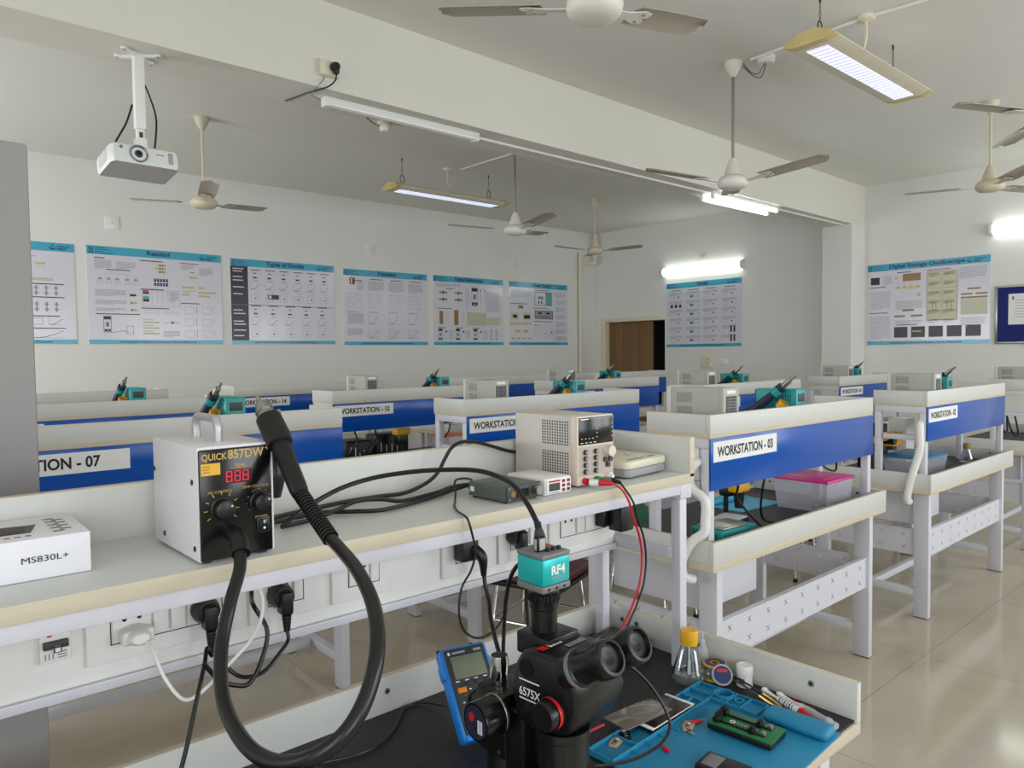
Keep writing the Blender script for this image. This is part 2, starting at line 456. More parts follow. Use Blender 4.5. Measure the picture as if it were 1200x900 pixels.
# ------------------------------------------------------------------ ceiling fans
def fan(label, x, y, z, r, rot, dz, mot, blade, canopy=True, tall=False, cz=ZC):
    t = thing('ceiling_fan', label, 'ceiling fan', (x,y,z), 0, 'ceiling fans')
    rod = cz-z
    b = B(); b.cyl((0,0,.10),(0,0,rod-.02),.011,METAL if mot is FANW else mot,seg=10); b.build('down_rod', t)
    b = B(); b.lathe([(.0,rod),(.062,rod),(.060,rod-.02),(.045,rod-.06),(.020,rod-.10),(.014,rod-.105),(0,rod-.105)],mot,seg=20); b.build('canopy', t)
    b = B()
    if tall: b.lathe([(0,.26),(.075,.26),(.073,.23),(.052,.05),(.05,.04),(0,.04)],mot,seg=20); b.build('lower_canopy', t); b = B()
    else: b.lathe([(0,.17),(.018,.17),(.03,.15),(.052,.09),(.062,.045),(0,.045)],mot,seg=20); b.build('lower_canopy', t); b = B()
    b.lathe([(0,.05),(.06,.05),(.085,.04),(.105,.018),(.108,0),(.102,-.022),(.085,-.04),(.05,-.048),(0,-.05)],mot,seg=28)
    b.build('motor_housing', t)
    for k in range(3):
        a = rot+k*2*pi/3
        M = Matrix.Rotation(a,4,'Z') @ Matrix.Translation((0,0,0)) @ Matrix.Rotation(-math.atan2(dz,r),4,'Y') @ Matrix.Rotation(radians(-9),4,'X')
        b = B()
        n = 14; top = []; bot = []
        xs = [.21+(r-.21)*q/n for q in range(n+1)]
        ring = []
        for x_ in xs:
            q = (x_-.21)/(r-.21); wd = .064+.006*sin(pi*q*.9)
            e = 1 if q < .93 else sqrt(max(.08,1-((q-.93)/.07)**2*.92))
            wd *= e; ring.append([(x_,-wd,-.006),(x_,-wd*.4,.004),(x_,wd*.4,.006),(x_,wd,-.004)])
        V1 = [[b._v(p,M) for p in rr] for rr in ring]; V2 = [[b._v((p[0],p[1],p[2]-.003),M) for p in rr] for rr in ring]
        for j in range(n):
            for q in range(3):
                b.face([V1[j][q],V1[j+1][q],V1[j+1][q+1],V1[j][q+1]],blade); b.face([V2[j][q],V2[j][q+1],V2[j+1][q+1],V2[j+1][q]],blade)
            b.face([V1[j][0],V2[j][0],V2[j+1][0],V1[j+1][0]],blade); b.face([V1[j][3],V1[j+1][3],V2[j+1][3],V2[j][3]],blade)
        for j in (0,n):
            b.face([V1[j][0],V1[j][1],V1[j][2],V1[j][3],V2[j][3],V2[j][2],V2[j][1],V2[j][0]],blade)
        b.prism([(.09,-.022),(.17,-.02),(.25,-.045),(.29,-.035),(.29,.035),(.25,.045),(.17,.02),(.09,.022)],-.012,-.008,mot,M)
        for px_,py_ in ((.25,-.025),(.25,.025),(.28,0)): b.cyl(M @ Vector((px_,py_,-.016)),M @ Vector((px_,py_,-.008)),.006,METAL,seg=8)
        b.build('blade', t)
    return t
FANC = mat('fan_cream', (206,196,172), .45, var=.05, scale=6)
fan('cream ceiling fan cropped by the top edge of the photo, nearest the camera',2.095,1.894,2.85,.65,radians(118),.10,FANW,FANB)
fan('white ceiling fan hanging before the beam between the bright hanging lamp and tube light',4.653,2.904,2.75,.67,radians(34),.06,FANW,FANB)
fan('ceiling fan in front of the oscilloscope poster wall, near the right edge',7.036,1.987,2.90,.63,radians(102),.02,FANC,FANB)
fan('ceiling fan above the resistor poster, right of the projector',2.20,6.47,2.87,.64,radians(16),.05,FANC,FANB)
fan('ceiling fan hanging above the multimeter poster on a long rod',4.755,5.347,2.75,.65,radians(20),.06,FANW,FANB)
fan('ceiling fan in the far corner above the grey wall pipe',7.294,6.621,2.91,.65,radians(52),.02,FANC,FANB)
fan('ceiling fan of which only one blade tip enters at the right edge',4.971,1.12,2.85,.65,radians(155.3),0,FANW,FANB)

# ------------------------------------------------------------------ hanging lamps and tube lights
LEDS = emit('lamp_diffuser', (240,243,255), 7.)
TUBE = emit('lit_tube', (244,250,250), 9.)
WTUBE = emit('lit_wall_tube', (240,252,246), 4.)
def louvre_mat():
    m = bpy.data.materials.new('ribbed_diffuser'); m.use_nodes = True
    nt = m.node_tree; N = nt.nodes; L = nt.links; b = N['Principled BSDF']
    tc = N.new('ShaderNodeTexCoord'); wv = N.new('ShaderNodeTexWave'); wv.wave_type='BANDS'; wv.bands_direction='X'
    wv.inputs['Scale'].default_value = 6; wv.inputs['Distortion'].default_value = .5
    rp = N.new('ShaderNodeValToRGB'); rp.color_ramp.elements[0].color = (.34,.32,.58,1); rp.color_ramp.elements[1].color = (.75,.85,1,1)
    L.new(tc.outputs['Object'], wv.inputs['Vector']); L.new(wv.outputs['Fac'], rp.inputs['Fac'])
    L.new(rp.outputs['Color'], b.inputs['Emission Color']); b.inputs['Emission Strength'].default_value = .8
    b.inputs['Base Color'].default_value = (.8,.8,.85,1)
    return m
LOUV = louvre_mat()
def hanging_lamp(label, x0, x1, yc, z, hooks, jb):
    t = thing('hanging_lamp', label, 'ceiling lamp', ((x0+x1)/2,yc,z), 0, 'hanging tube lamps')
    L = (x1-x0)/2
    prof = []
    for k in range(13):
        a = -1+2*k/12; prof.append((a*.15,.022+.055*(1-a*a)))
    prof += [(.15,.018),(.09,.0),(-.09,.0),(-.15,.018)]
    M = Matrix(((0,0,1,-L),(1,0,0,0),(0,1,0,0),(0,0,0,1)))
    b = B(); b.prism(prof,.06,2*L-.06,CRM,M); b.build('housing', t)
    for a,c in ((0,.06),(2*L-.06,2*L)):
        b = B(); b.prism([(p[0]*1.01,p[1]*1.01) for p in prof],a,c,AGED,M,bev=.004); b.build('end_cap', t)
    b = B(); b.box((-L+.10,-.062,-.004),(L-.10,.062,.001),LOUV); b.build('diffuser', t)
    for hx,up in hooks:
        b = B(); dx = hx-(x0+x1)/2
        b.tube([(dx,.0,.075),(dx-.022,0,.105),(dx-.02,0,.15),(dx,0,.165),(dx+.02,0,.15),(dx+.022,0,.105),(dx,0,.075)],.004,BLKG,seg=6,n=5)
        b.tube([(dx,0,.165),(dx-.012,0,.20),(dx,0,.235)],.0018,DGREY,smooth=False,seg=6); b.tube([(dx,0,.165),(dx+.012,0,.20),(dx,0,.235)],.0018,DGREY,smooth=False,seg=6)
        b.cyl((dx,0,.235),(dx,0,ZC-z-.01),.003,DGREY,seg=6); b.cyl((dx,0,ZC-z-.03),(dx,0,ZC-z),.007,DGREY,seg=8)
        b.build('suspension_wire', t)
    b = B(); jx = jb[0]-(x0+x1)/2; jy = jb[1]-yc
    b.lathe([(0,ZC-z),(.055,ZC-z),(.052,ZC-z-.022),(.03,ZC-z-.032),(0,ZC-z-.032)],CRM,Matrix.Translation((jx,jy,0)),20)
    b.tube([(jx,jy,ZC-z-.03),(jx,jy,.16),(jx+.02,jy*.4,.09),(jx+.02,0,.072)],.009,CRM,seg=8); b.build('supply_cable', t)
    return t
hanging_lamp('long yellowed hanging lamp near the top right corner, lit ribbed diffuser',4.06,5.52,2.055,3.29,((4.2,0),(5.23,0)),(4.66,1.99))
hanging_lamp('long yellowed hanging lamp beyond the beam, above the transistor poster',4.06,5.56,6.50,3.25,((4.22,0),(5.38,0)),(4.84,6.55))

def batten(name, label, M, L, lit, w=.036, two=False):
    t = thing(name, label, 'tube light'); t.matrix_world = M
    b = B(); b.box((0,-w/2,0),(L,w/2,.032),WHP,.003); b.build('batten', t)
    if lit:
        b = B(); b.cyl((.03,0,.052),(L-.03,0,.052),.014,TUBE,seg=14); b.build('tube', t)
        for x in (.0,L-.03): 
            b = B(); b.box((x,-.016,.03),(x+.03,.016,.07),WHP,.004); b.build('tube_holder', t)
    else:
        b = B(); b.prism([(-w*.42,.032),(w*.42,.032),(w*.36,.046),(0,.053),(-w*.36,.046)],.03,L-.03,WHP,Matrix(((0,0,1,0),(1,0,0,0),(0,1,0,0),(0,0,0,1)))); b.build('tube_cover', t)
        for x in (.0,L-.03):
            b = B(); b.box((x,-w/2,.03),(x+.03,w/2,.055),WHP,.004); b.build('tube_holder', t)
    return t
# under the beam: local x along +X, local z down
def Mdown(x,y,z): return Matrix(((1,0,0,x),(0,-1,0,y),(0,0,-1,z),(0,0,0,1)))
batten('ceiling_tube_light','unlit white tube batten under the beam, beside the black plug socket',Mdown(2.09,4.06,3.095),1.17,False,w=.06)
batten('ceiling_tube_light','lit white tube under the beam, the one nearer the front edge',Mdown(6.13,4.05,3.095),1.22,True)
batten('ceiling_tube_light','lit white tube under the beam, the one nearer the back edge',Mdown(6.17,4.20,3.095),1.24,True)
# on the end wall: local x along -Y, local z along -X
def Mwall(y,z): return Matrix(((0,0,-1,XW),(-1,0,0,y),(0,1,0,z),(0,0,0,1)))
def wall_tube(label, y1, y0, z):
    t = thing('wall_tube_light', label, 'tube light'); t.matrix_world = Mwall(y1, z); L = y1-y0
    B().box((0,-.03,0),(L,.03,.03),WHP,.003).build('batten', t)
    b = B(); b.prism([(-.06,.025),(-.06,.05),(-.035,.085),(.035,.085),(.06,.05),(.06,.025)],.02,L-.02,WTUBE,Matrix(((0,0,1,0),(1,0,0,0),(0,1,0,0),(0,0,0,1)))); b.build('diffuser', t)
    for x in (-.005,L-.025):
        b = B(); b.prism([(-.064,.0),(-.064,.052),(-.037,.09),(.037,.09),(.064,.052),(.064,.0)],x,x+.03,WHP,Matrix(((0,0,1,0),(1,0,0,0),(0,1,0,0),(0,0,0,1)))); b.build('end_cap', t)
    return t
wall_tube('lit tube light on the end wall, just above the diode poster',7.10,5.70,2.80)
wall_tube('lit tube light on the end wall, cut by the right edge above the notice board',2.64,1.24,2.87)

# smoke detector like base with wire under the beam, fan hook box
t = thing('ceiling_lamp_holder','small cream lamp holder at the beam, below the unlit batten','lamp holder',(2.62,4.245,3.095))
B().lathe([(0,0),(.04,0),(.042,-.02),(.03,-.03),(.028,-.055),(.02,-.062),(0,-.062)],CRM,seg=18).build('holder', t)
B().tube([(-.03,0,-.03),(-.08,0,-.02),(-.14,-.02,-.003)],.003,BLK,seg=6).build('wire', t)
t = thing('junction_box','round white ceiling junction box beside the fan canopy, loose wires below','junction box',(4.74,2.70,ZC))
B().lathe([(0,0),(.06,0),(.06,-.035),(.045,-.05),(0,-.05)],WHP,seg=20).build('box', t)
b = B(); b.tube([(-.02,0,-.05),(-.05,.03,-.12),(-.06,.08,-.10),(-.08,.13,-.03)],.003,DGREY,seg=6); b.tube([(.0,0,-.05),(-.03,.02,-.14),(-.06,.06,-.13),(-.08,.13,-.05)],.003,DGREY,seg=6); b.build('wire', t)

# socket with black plug on the beam
t = thing('wall_socket','cream socket box on the beam face with the black plug','socket',(2.05,3.9438,3.205))
B().box((-.065,-.045,-.045),(.065,0,.045),CRM,.004).build('back_box', t)
B().box((-.062,-.054,-.042),(.062,-.045,.042),CRM,.003).build('face_plate', t)
t = thing('power_plug','black plug in the beam socket, its cable running under the beam','plug',(2.072,3.886,3.21))
b = B(); b.lathe([(0,.0),(.026,0),(.028,.02),(.02,.04),(0,.042)],BLK,Matrix.Rotation(pi/2,4,'X'),18); b.box((-.014,-.045,-.045),(.014,-.012,.01),BLK,.006); b.build('plug_body', t)
b = B(); b.tube([(0,-.03,-.04),(-.008,-.03,-.08),(-.03,-.0,-.110),(-.06,.06,-.1205),(-.09,.16,-.1205),(-.11,.27,-.1205),(-.13,.37,-.1205)],.0045,BLK,seg=8); b.build('cable', t)
t = thing('hanging_earth_wire','thin green wire between the beam socket and the unlit batten','wire',(2.0,3.91,3.150))
B().tube([(.03,.01,.006),(.0,-.02,-.03),(-.02,.0,-.06),(-.01,.10,-.075),(.07,.14,-.080)],.0025,mat('green_wire',(70,140,90),.5),seg=6).build('strand', t)

# ------------------------------------------------------------------ projector on its mount
t = thing('projector_mount','white projector pole fixed under the beam','projector mount',(1.085,4.10,3.095))
b = B(); b.box((-.035,-.035,-.006),(.035,.035,0),WHP,.002)
for sx in (-1,1):
    for sy in (-1,1): b.tube([(sx*.02,sy*.02,-.006),(sx*.075,sy*.06,-.006)],.011,WHP,smooth=False,seg=6); b.cyl((sx*.078,sy*.062,-.012),(sx*.078,sy*.062,-.001),.016,WHP,seg=12); b.cyl((sx*.078,sy*.062,-.016),(sx*.078,sy*.062,-.010),.006,METAL,seg=8)
b.build('ceiling_plate', t)
b = B(); b.box((-.024,-.024,-.375),(.024,.024,-.004),WHP,.003); b.build('outer_pole', t)
b = B(); b.box((-.018,-.018,-.43),(.018,.018,-.375),WHP,.003); b.box((-.009,-.0185,-.42),(.009,-.0175,-.392),DGREY); b.build('inner_pole', t)
b = B(); b.box((-.028,-.02,-.485),(.028,-.014,-.425),WHP,.002); b.box((-.028,.014,-.485),(.028,.02,-.425),WHP,.002); b.box((-.05,-.04,-.490),(.05,.04,-.480),WHP,.002); b.build('tilt_bracket', t)
for k,pts in enumerate((((.02,.03,-.10),(.06,.06,-.16),(.095,.06,-.28),(.085,.05,-.42),(.07,.05,-.50)),((-.02,.05,-.24),(-.05,.06,-.34),(-.10,.06,-.44),(-.125,.06,-.52)))):
    tag(B().tube([(1.085+p[0],4.10+p[1],3.095+p[2]) for p in pts],.005,BLK,seg=8).build('projector_cable'),('black cable bowed out right of the projector pole','black cable hanging left of the projector pole')[k],'cable','projector cables')
t = thing('projector','white projector hanging lens forward below the beam','projector',(1.075,4.10,2.546),radians(3)); t.rotation_euler = (radians(-9),radians(0),radians(3))
b = B()
ol = [(-.165,-.085),(-.15,-.115),(.15,-.115),(.165,-.085),(.165,.11),(.15,.12),(-.15,.12),(-.165,.11)]
for k in range(1): pass
v = []
for z,s_ in ((-.048,.96),(-.035,1.0),(.02,1.0),(.040,.97),(.048,.90)):
    v.append([b._v((x*s_,y*s_,z+(-.012 if z < 0 and y < 0 else 0)*0)) for x,y in ol])
PJ = mat('projector_white',(226,228,224),.4)
for A,C in zip(v,v[1:]):
    for k in range(8): b.face([A[k],A[(k+1)%8],C[(k+1)%8],C[k]],PJ)
b.face(v[0][::-1],mat('projector_underside',(186,184,184),.5)); b.face(v[-1],PJ); b.build('case', t)
MR = Matrix.Translation((-.035,-.113,.003)) @ Matrix.Rotation(pi/2,4,'X')
b = B(); b.lathe([(.0,-.012),(.03,-.012),(.034,.004),(.042,.012),(.044,.006),(.044,-.01)],mat('lens_ring',(150,158,168),.3,.6),MR,28); b.build('lens_ring', t)
b = B(); b.lathe([(0,.006),(.012,.005),(.02,.0),(.028,-.004),(.03,-.012)],BLKG,MR,24); b.lathe([(.011,.0065),(.017,.006),(.02,.001)],DGREY,MR,24); b.build('lens', t)
b = B()
for k in range(8): b.box((.105+.0,-.1165,-.026+k*.0075),(.128,-.1145,-.022+k*.0075),GREYP); b.box((.137,-.112,-.026+k*.0075),(.152,-.1085,-.022+k*.0075),GREYP)
b.build('vent_grille', t)
b = B(); b.cyl((-.115,-.118,.025),(-.115,-.113,.025),.008,GREYP,seg=12); b.build('sensor', t)
add = B(); add.box((.045,-.1158,.010),(.085,-.1150,.016),LINE); add.build('maker_mark', t)
b = B(); b.box((-.1665,-.05,-.03),(-.1645,.07,.03),mat('projector_vent',(196,200,198),.5)); b.build('side_vent', t)

# ------------------------------------------------------------------ posters
def poster(name_title, label, o, rv, w, h, draw, title_x=.5, tsize=.066):
    M = frame(o, rv, (0,0,1))
    t = thing('wall_poster', label, 'poster'); t['group'] = 'electronics posters'
    t.matrix_world = M
    B().box((0,0,0),(w,h,.006),POST,sides={}).build('board', t)
    e = .0066
    def R(b,u0,v0,u1,v1,m,l=0): b.quad([(u0*w,v0*h,e+l),(u1*w,v0*h,e+l),(u1*w,v1*h,e+l),(u0*w,v1*h,e+l)],m)
    b = B(); R(b,0,.915,1,1,SKY); b.build('header_band', t)
    b = B(); R(b,0,0,1,.045,SKY); b.build('footer_band', t)
    if name_title: text('title', name_title, tsize, frame((title_x*w,.94*h,e+.0006),(1,0,0),(0,1,0)), BLUP, t, bold=.03, align='CENTER', sx=1.1)
    text('footer_lettering', 'National Institute of Electronics & Information Technology Bhubaneswar', .026, frame((.5*w,.014*h,e+.0006),(1,0,0),(0,1,0)), BLUP, t, bold=.02, align='CENTER', sx=1.02)
    b = B()
    for k in range(2):   # two crest shapes at the left of the header
        cy = .972-.034*k; R(b,.015,cy-.013,.045,cy+.013,BLUP,.0004); R(b,.022,cy-.004,.038,cy+.006,SKY,.0006)
    for k,ln in enumerate((.07,.10,.06,.13)): R(b,.055,.985-.018*k-.006,.055+ln,.985-.018*k,BLUP,.0004)
    b.build('crest_print', t)
    b = B()   # swoosh logo
    pts = []
    cx, cy = .845*w, .955*h
    for k in range(15):
        a = radians(150+k*15.7); pts.append((cx+.024*cos(a)*1.25,cy+.024*sin(a)))
    for k in range(14,-1,-1):
        a = radians(150+k*15.7); rr = .024-.011*sin(pi*k/14); pts.append((cx+rr*cos(a)*1.25,cy+.004+rr*sin(a)))
    for k in range(14):
        b.quad([(*pts[k],e+.0005),(*pts[k+1],e+.0005),(*pts[29-k-1],e+.0005),(*pts[29-k],e+.0005)],BLUP)
    b.quad([(cx-.006,cy+.004,e+.0006),(cx+.006,cy+.004,e+.0006),(cx+.002,cy+.03,e+.0006),(cx-.002,cy+.03,e+.0006)],BLUP)
    for k in range(5): R(b,.88+.018*k,.962,.892+.018*k,.974,BLUP,.0004)
    b.build('logo_print', t)
    text('logo_lettering','NIELIT',.030,frame((.875*w,.932*h,e+.0006),(1,0,0),(0,1,0)),BLUP,t,bold=.03)
    b = B(); draw(b, lambda u0,v0,u1,v1,m,l=0.: R(b,u0,v0,u1,v1,m,l)); b.build('printed_content', t)
    return t
rnd = random.Random(3)
def para(R,u0,v1,u1,n,dv=.012,m=LINE):
    for k in range(n):
        R(u0,v1-k*dv-.005,u0+(u1-u0)*(1 if k < n-1 else .6)*rnd.uniform(.93,1),v1-k*dv,m)
def head(R,u0,v,u1,m=BLKP): R(u0,v-.009,u1,v,m)
def outline(R,u0,v0,u1,v1,m=LINE,t_=.0025):
    R(u0,v0,u1,v0+t_*1.3,m); R(u0,v1-t_*1.3,u1,v1,m); R(u0,v0,u0+t_,v1,m); R(u1-t_,v0,u1,v1,m)
def graph(R,u0,v0,u1,v1,m=LINE):
    R(u0,v0,u0+.003,v1,m); R(u0,v0,u1,v0+.004,m)
    for k in range(8): 
        a = k/8; R(u0+(u1-u0)*a,v0+(v1-v0)*(a*a),u0+(u1-u0)*(a+.14),v0+(v1-v0)*(a*a)+.005,BLUP)
def meter(R,u,v,w_=.05,h_=.17):
    outline(R,u,v,u+w_,v+h_,GREYP,.004); R(u+.004,v+h_*.78,u+w_-.004,v+h_*.96,BLKP); R(u+w_*.3,v+h_*.35,u+w_*.7,v+h_*.62,GREYP); R(u+.006,v+.01,u+w_-.006,v+h_*.2,BLKP); R(u+w_*.4,v+.02,u+w_*.6,v+h_*.15,POST,.0004)
def d_resistor(b,R):
    head(R,.05,.885,.12); para(R,.05,.86,.17,8); para(R,.2,.85,.34,6,.013); head(R,.13,.77,.30)
    R(.11,.725,.29,.728,LINE); 
    for u in (.07,.13,.19,.26,.32): R(u,.66,u+.03,.68,LINE); R(u+.014,.68,u+.016,.72,LINE); outline(R,u-.005,.62,u+.035,.65)
    para(R,.05,.56,.27,6); para(R,.05,.45,.27,4); para(R,.05,.37,.27,3)
    for v,m in ((.50,BLKP),(.42,YELP),(.345,YELP)): R(.29,v,.335,v+.022,m); R(.335,v+.008,.35,v+.012,LINE); R(.30,v,.306,v+.022,BLKP,.0004)
    head(R,.05,.315,.36); meter(R,.10,.12,.055,.17)
    for k in range(6): R(.16+.02*k,.135-.006*abs(3-k),.18+.02*k,.139-.006*abs(3-k),BLKP)
    outline(R,.26,.10,.31,.19,BLKP)
    head(R,.37,.885,.54)
    for k in range(3): R(.50-.02*(k%2),.80-.035*(-k+2)+.03,.56,.822-.035*(-k+2)+.03,YELP); R(.515,.80-.035*(2-k)+.03,.522,.822-.035*(2-k)+.03,BLKP,.0004); R(.535,.80-.035*(2-k)+.03,.542,.822-.035*(2-k)+.03,REDP,.0004)
    for k in range(5):
        R(.47+.022*k,.665,.487+.022*k,.70,BLKP); R(.47+.022*k,.62,.487+.022*k,.655,BLUP); R(.47+.022*k,.685,.487+.022*k,.70,REDP,.0004)
    head(R,.37,.585,.54); R(.385,.53,.43,.57,REDP); R(.385,.53,.43,.545,BLKP,.0004); R(.385,.47,.43,.51,TEAP); R(.385,.45,.43,.475,BLKP); outline(R,.38,.40,.66,.575)
    for k in range(5): R(.45+.04*k,.41,.452+.04*k,.57,LINE)
    para(R,.58,.56,.65,9)
    head(R,.37,.385,.58); outline(R,.40,.33,.50,.36); outline(R,.54,.33,.64,.35)
    for v in (.225,.165,.105): R(.38,v,.50,v+.014,YELP); R(.38,v+.03,.46,v+.036,LINE)
    para(R,.53,.14,.66,6); R(.53,.23,.66,.233,BLKP); R(.59,.22,.61,.245,GREYP)
    head(R,.67,.885,.82,REDP); para(R,.68,.86,.78,4); para(R,.82,.84,.93,7)
    for u,v,l in ((.74,.72,.06),(.68,.61,.10),(.81,.61,.05),(.81,.56,.14),(.68,.53,.06),(.81,.52,.09)): R(u,v,u+l,v+.02,YELP)
    R(.75,.78,.78,.79,BRNP); para(R,.69,.585,.80,2); head(R,.67,.45,.82)
    for u in (.70,.84):
        for v in (.33,.20,.07): outline(R,u,v,u+.07,v+.08)
    for v in (.33,.20,.07): R(.79,v,.793,v+.09,BLKP); R(.93,v+.02,.933,v+.08,LINE)
def d_diodes(b,R):
    R(0,.045,.155,.915,BLKP)
    for v in (.885,.855,.79,.75,.67,.59,.40,.36,.27,.235,.165,.10): R(.02,v-.006,.10+.03*rnd.random(),v+.006,POST,.0004)
    R(0,.46,1,.468,GREYP,.0005)
    for row,n in ((.47,6),(.045,5)):
        for k in range(n):
            u = .18+k*(.81/n); head(R,u,row+.415,u+.09); R(u+.03,row+.365,u+.05,row+.377,BLKP); R(u,row+.37,u+.08,row+.372,LINE)
            R(u+.02,row+.31,u+.055,row+.328,BLKP if k%2 else BLUP); R(u+.055,row+.318,u+.075,row+.321,LINE)
            head(R,u+.02,row+.285,u+.07,LINE); graph(R,u,row+.18,u+.08,row+.26); R(u+.02,row+.15,u+.09,row+.154,LINE)
            outline(R,u,row+.04,u+.07,row+.12); R(u+.035,row+.07,u+.05,row+.085,BLKP)
    R(.335,.54,.44,.595,BLKP,.0006); R(.345,.55,.37,.585,POST,.0008)
def d_trans(b,R):
    R(.07,.80,.13,.89,REDP); R(.085,.81,.10,.88,POST,.0005); R(.105,.82,.12,.85,BLKP,.0005)
    for c in range(4):
        u = .04+.24*c; head(R,u+.02,.86 if c == 0 else .885,u+.17); para(R,u if c else .15,.85,u+.19,10,.013)
        for q in range(2):
            outline(R,u+.09*q,.60,u+.09*q+.07,.68); R(u+.09*q+.03,.58,u+.09*q+.033,.70,LINE); outline(R,u+.09*q,.50,u+.09*q+.06,.57)
        head(R,u,.445,u+.12,LINE)
        if c: graph(R,u,.28,u+.12,.43); graph(R,u,.09,u+.12,.22); 
        else: para(R,u,.42,u+.19,12,.012); para(R,u,.22,u+.17,8,.012)
        if c:
            for k in range(4): R(u,.11+.03*k,u+.12,.113+.03*k,LINE)
def d_dmm(b,R):
    para(R,.04,.885,.38,4); head(R,.18,.82,.28)
    for u in (.08,.29):
        for v in (.76,.66): R(u,v-.012,u+.11,v+.012,BRNP); R(u+.05,v-.03,u+.06,v+.03,BLKP,.0004)
    para(R,.44,.84,.50,16,.02); meter(R,.53,.58,.09,.28)
    for u in (.66,.72): R(u,.62,u+.003,.85,BLKP); R(u-.004,.80,u+.007,.83,BLKP)
    para(R,.74,.80,.95,22,.014); head(R,.05,.535,.25)
    R(.08,.30,.13,.49,BRNP); R(.28,.29,.34,.51,BRNP); para(R,.15,.49,.22,14,.014,BEIP); para(R,.38,.49,.43,12,.014,BEIP)
    R(.46,.29,.74,.49,BEIP); R(.75,.30,.95,.42,BEIP)
    for k in range(9): R(.46,.30+.02*k,.74,.303+.02*k,LINE,.0004)
    for k in range(8): R(.48+.035*k,.29,.482+.035*k,.49,LINE,.0004); R(.76+.025*k,.30,.762+.025*k,.42,LINE,.0004)
    R(.04,.27,.96,.272,LINE)
    for u in (.06,.30,.55): head(R,u,.255,u+.1); meter(R,u,.07,.06,.17); para(R,u+.15,.22,u+.21,10,.014); R(u+.10,.18,u+.12,.21,BLKP); outline(R,u+.08,.09,u+.14,.20)
    for u in (.80,.88): outline(R,u,.08,u+.03,.23,BLKP,.005)
def d_psu(b,R):
    para(R,.03,.86,.38,8,.014); head(R,.02,.66,.30)
    R(.15,.58,.23,.63,BRNP); R(.03,.40,.16,.52,BEIP); R(.22,.40,.36,.52,BEIP); R(.06,.43,.13,.48,BLKP,.0004); R(.24,.42,.34,.48,BLKP,.0004)
    for k in range(6): R(.02+.06*k,.32,.06+.06*k,.36,YELP)
    for k in range(2): R(.10+.13*k,.20,.18+.13*k,.24,YELP)
    for k in range(4): R(.04+.09*k,.09,.09+.09*k,.12,YELP)
    head(R,.42,.89,.66); R(.42,.64,.72,.86,GREYP); R(.43,.65,.61,.85,POST,.0004); R(.48,.74,.57,.79,mat('print_green',(120,150,110),.3),.0006); R(.62,.65,.71,.85,TEAP,.0004); R(.48,.67,.50,.71,BLKP,.0006); R(.53,.67,.55,.71,BLKP,.0006)
    head(R,.40,.60,.66); R(.42,.42,.74,.56,GREYP); R(.44,.44,.72,.54,LINE,.0004); R(.48,.50,.54,.53,BLKP,.0006); R(.62,.50,.68,.53,BLKP,.0006)
    for k in range(7): R(.46+.035*k,.45,.48+.035*k,.47,BLKP,.0006)
    head(R,.40,.385,.74); outline(R,.50,.18,.62,.32); outline(R,.43,.22,.48,.28); outline(R,.66,.15,.74,.25); R(.43,.31,.45,.33,BLKP); R(.70,.19,.72,.22,BLKP)
    for k in range(7): para(R,.78,.86-.12*k,.97,6,.014)
def d_diode(b,R):
    for c,u in enumerate((.04,.28,.51,.75)):
        head(R,u+.03,.885,u+.17)
        for k in range(6):
            v = .85-.135*k; para(R,u,v,u+.19,4,.013); 
            if c == 1: R(u+.05,v-.09,u+.10,v-.055,TEAP); R(u+.06,v-.085,u+.075,v-.06,BLUP,.0004); outline(R,u+.13,v-.09,u+.18,v-.06)
            elif c == 0 and k == 1: 
                for q in range(3): R(u+.02+.06*q,v-.10,u+.055+.06*q,v-.055,BLKP)
            elif c == 3 and k > 3: R(u+.11,v-.10,u+.13,v+.0,BLKP); R(u+.15,v-.10,u+.17,v+.0,BLKP)
            else: outline(R,u+.02,v-.095,u+.08,v-.055); R(u+.12,v-.08,u+.14,v-.06,BLUP if c < 2 else REDP)
def d_dso(b,R):
    R(.03,.75,.11,.84,BLKP); para(R,.14,.85,.22,8,.015); head(R,.02,.72,.16); para(R,.03,.66,.21,14,.016); head(R,.02,.40,.18); para(R,.03,.35,.21,18,.016)
    head(R,.26,.885,.38); R(.31,.77,.46,.86,BRNP); R(.24,.80,.27,.83,YELP); R(.27,.813,.31,.817,YELP)
    for k in range(4): R(.25+.055*k,.68,.29+.055*k,.71,YELP); R(.27+.055*k,.71,.272+.055*k,.77,LINE)
    R(.43,.58,.46,.62,YELP); para(R,.25,.53,.48,8,.014)
    R(.31,.405,.41,.428,BRNP); R(.24,.335,.33,.358,BRNP); R(.38,.335,.48,.358,BRNP); R(.36,.36,.362,.405,LINE); para(R,.25,.29,.48,3); head(R,.26,.245,.44)
    for k in range(5): R(.24+.145*k,.085,.355+.145*k,.215,BLKP)
    R(.395,.15,.47,.165,YELP,.0005); R(.82,.19,.84,.205,GREYP,.0005)
    head(R,.51,.885,.70,REDP); R(.51,.28,.755,.86,BEIP); outline(R,.51,.28,.755,.86); R(.63,.28,.633,.86,LINE,.0004)
    for v in (.74,.66,.58,.53,.38): R(.51,v,.755,v+.003,LINE,.0004)
    for u in (.525,.645):
        for k in range(6): para(R,u,.84-.11*k,u+.09,3,.014)
        for q in (.03,.06): R(u+q,.40,u+q+.004,.50,REDP,.0005)
        R(u,.40,u+.10,.403,REDP,.0005)
    para(R,.77,.88,.98,9,.015); R(.83,.62,.93,.64,BRNP); R(.78,.56,.87,.58,BRNP); R(.89,.56,.98,.58,BRNP); R(.78,.52,.98,.54,BRNP); R(.78,.33,.98,.515,BEIP)
    for k in range(7): R(.78,.35+.024*k,.98,.353+.024*k,LINE,.0004)
    para(R,.78,.30,.97,7,.014)
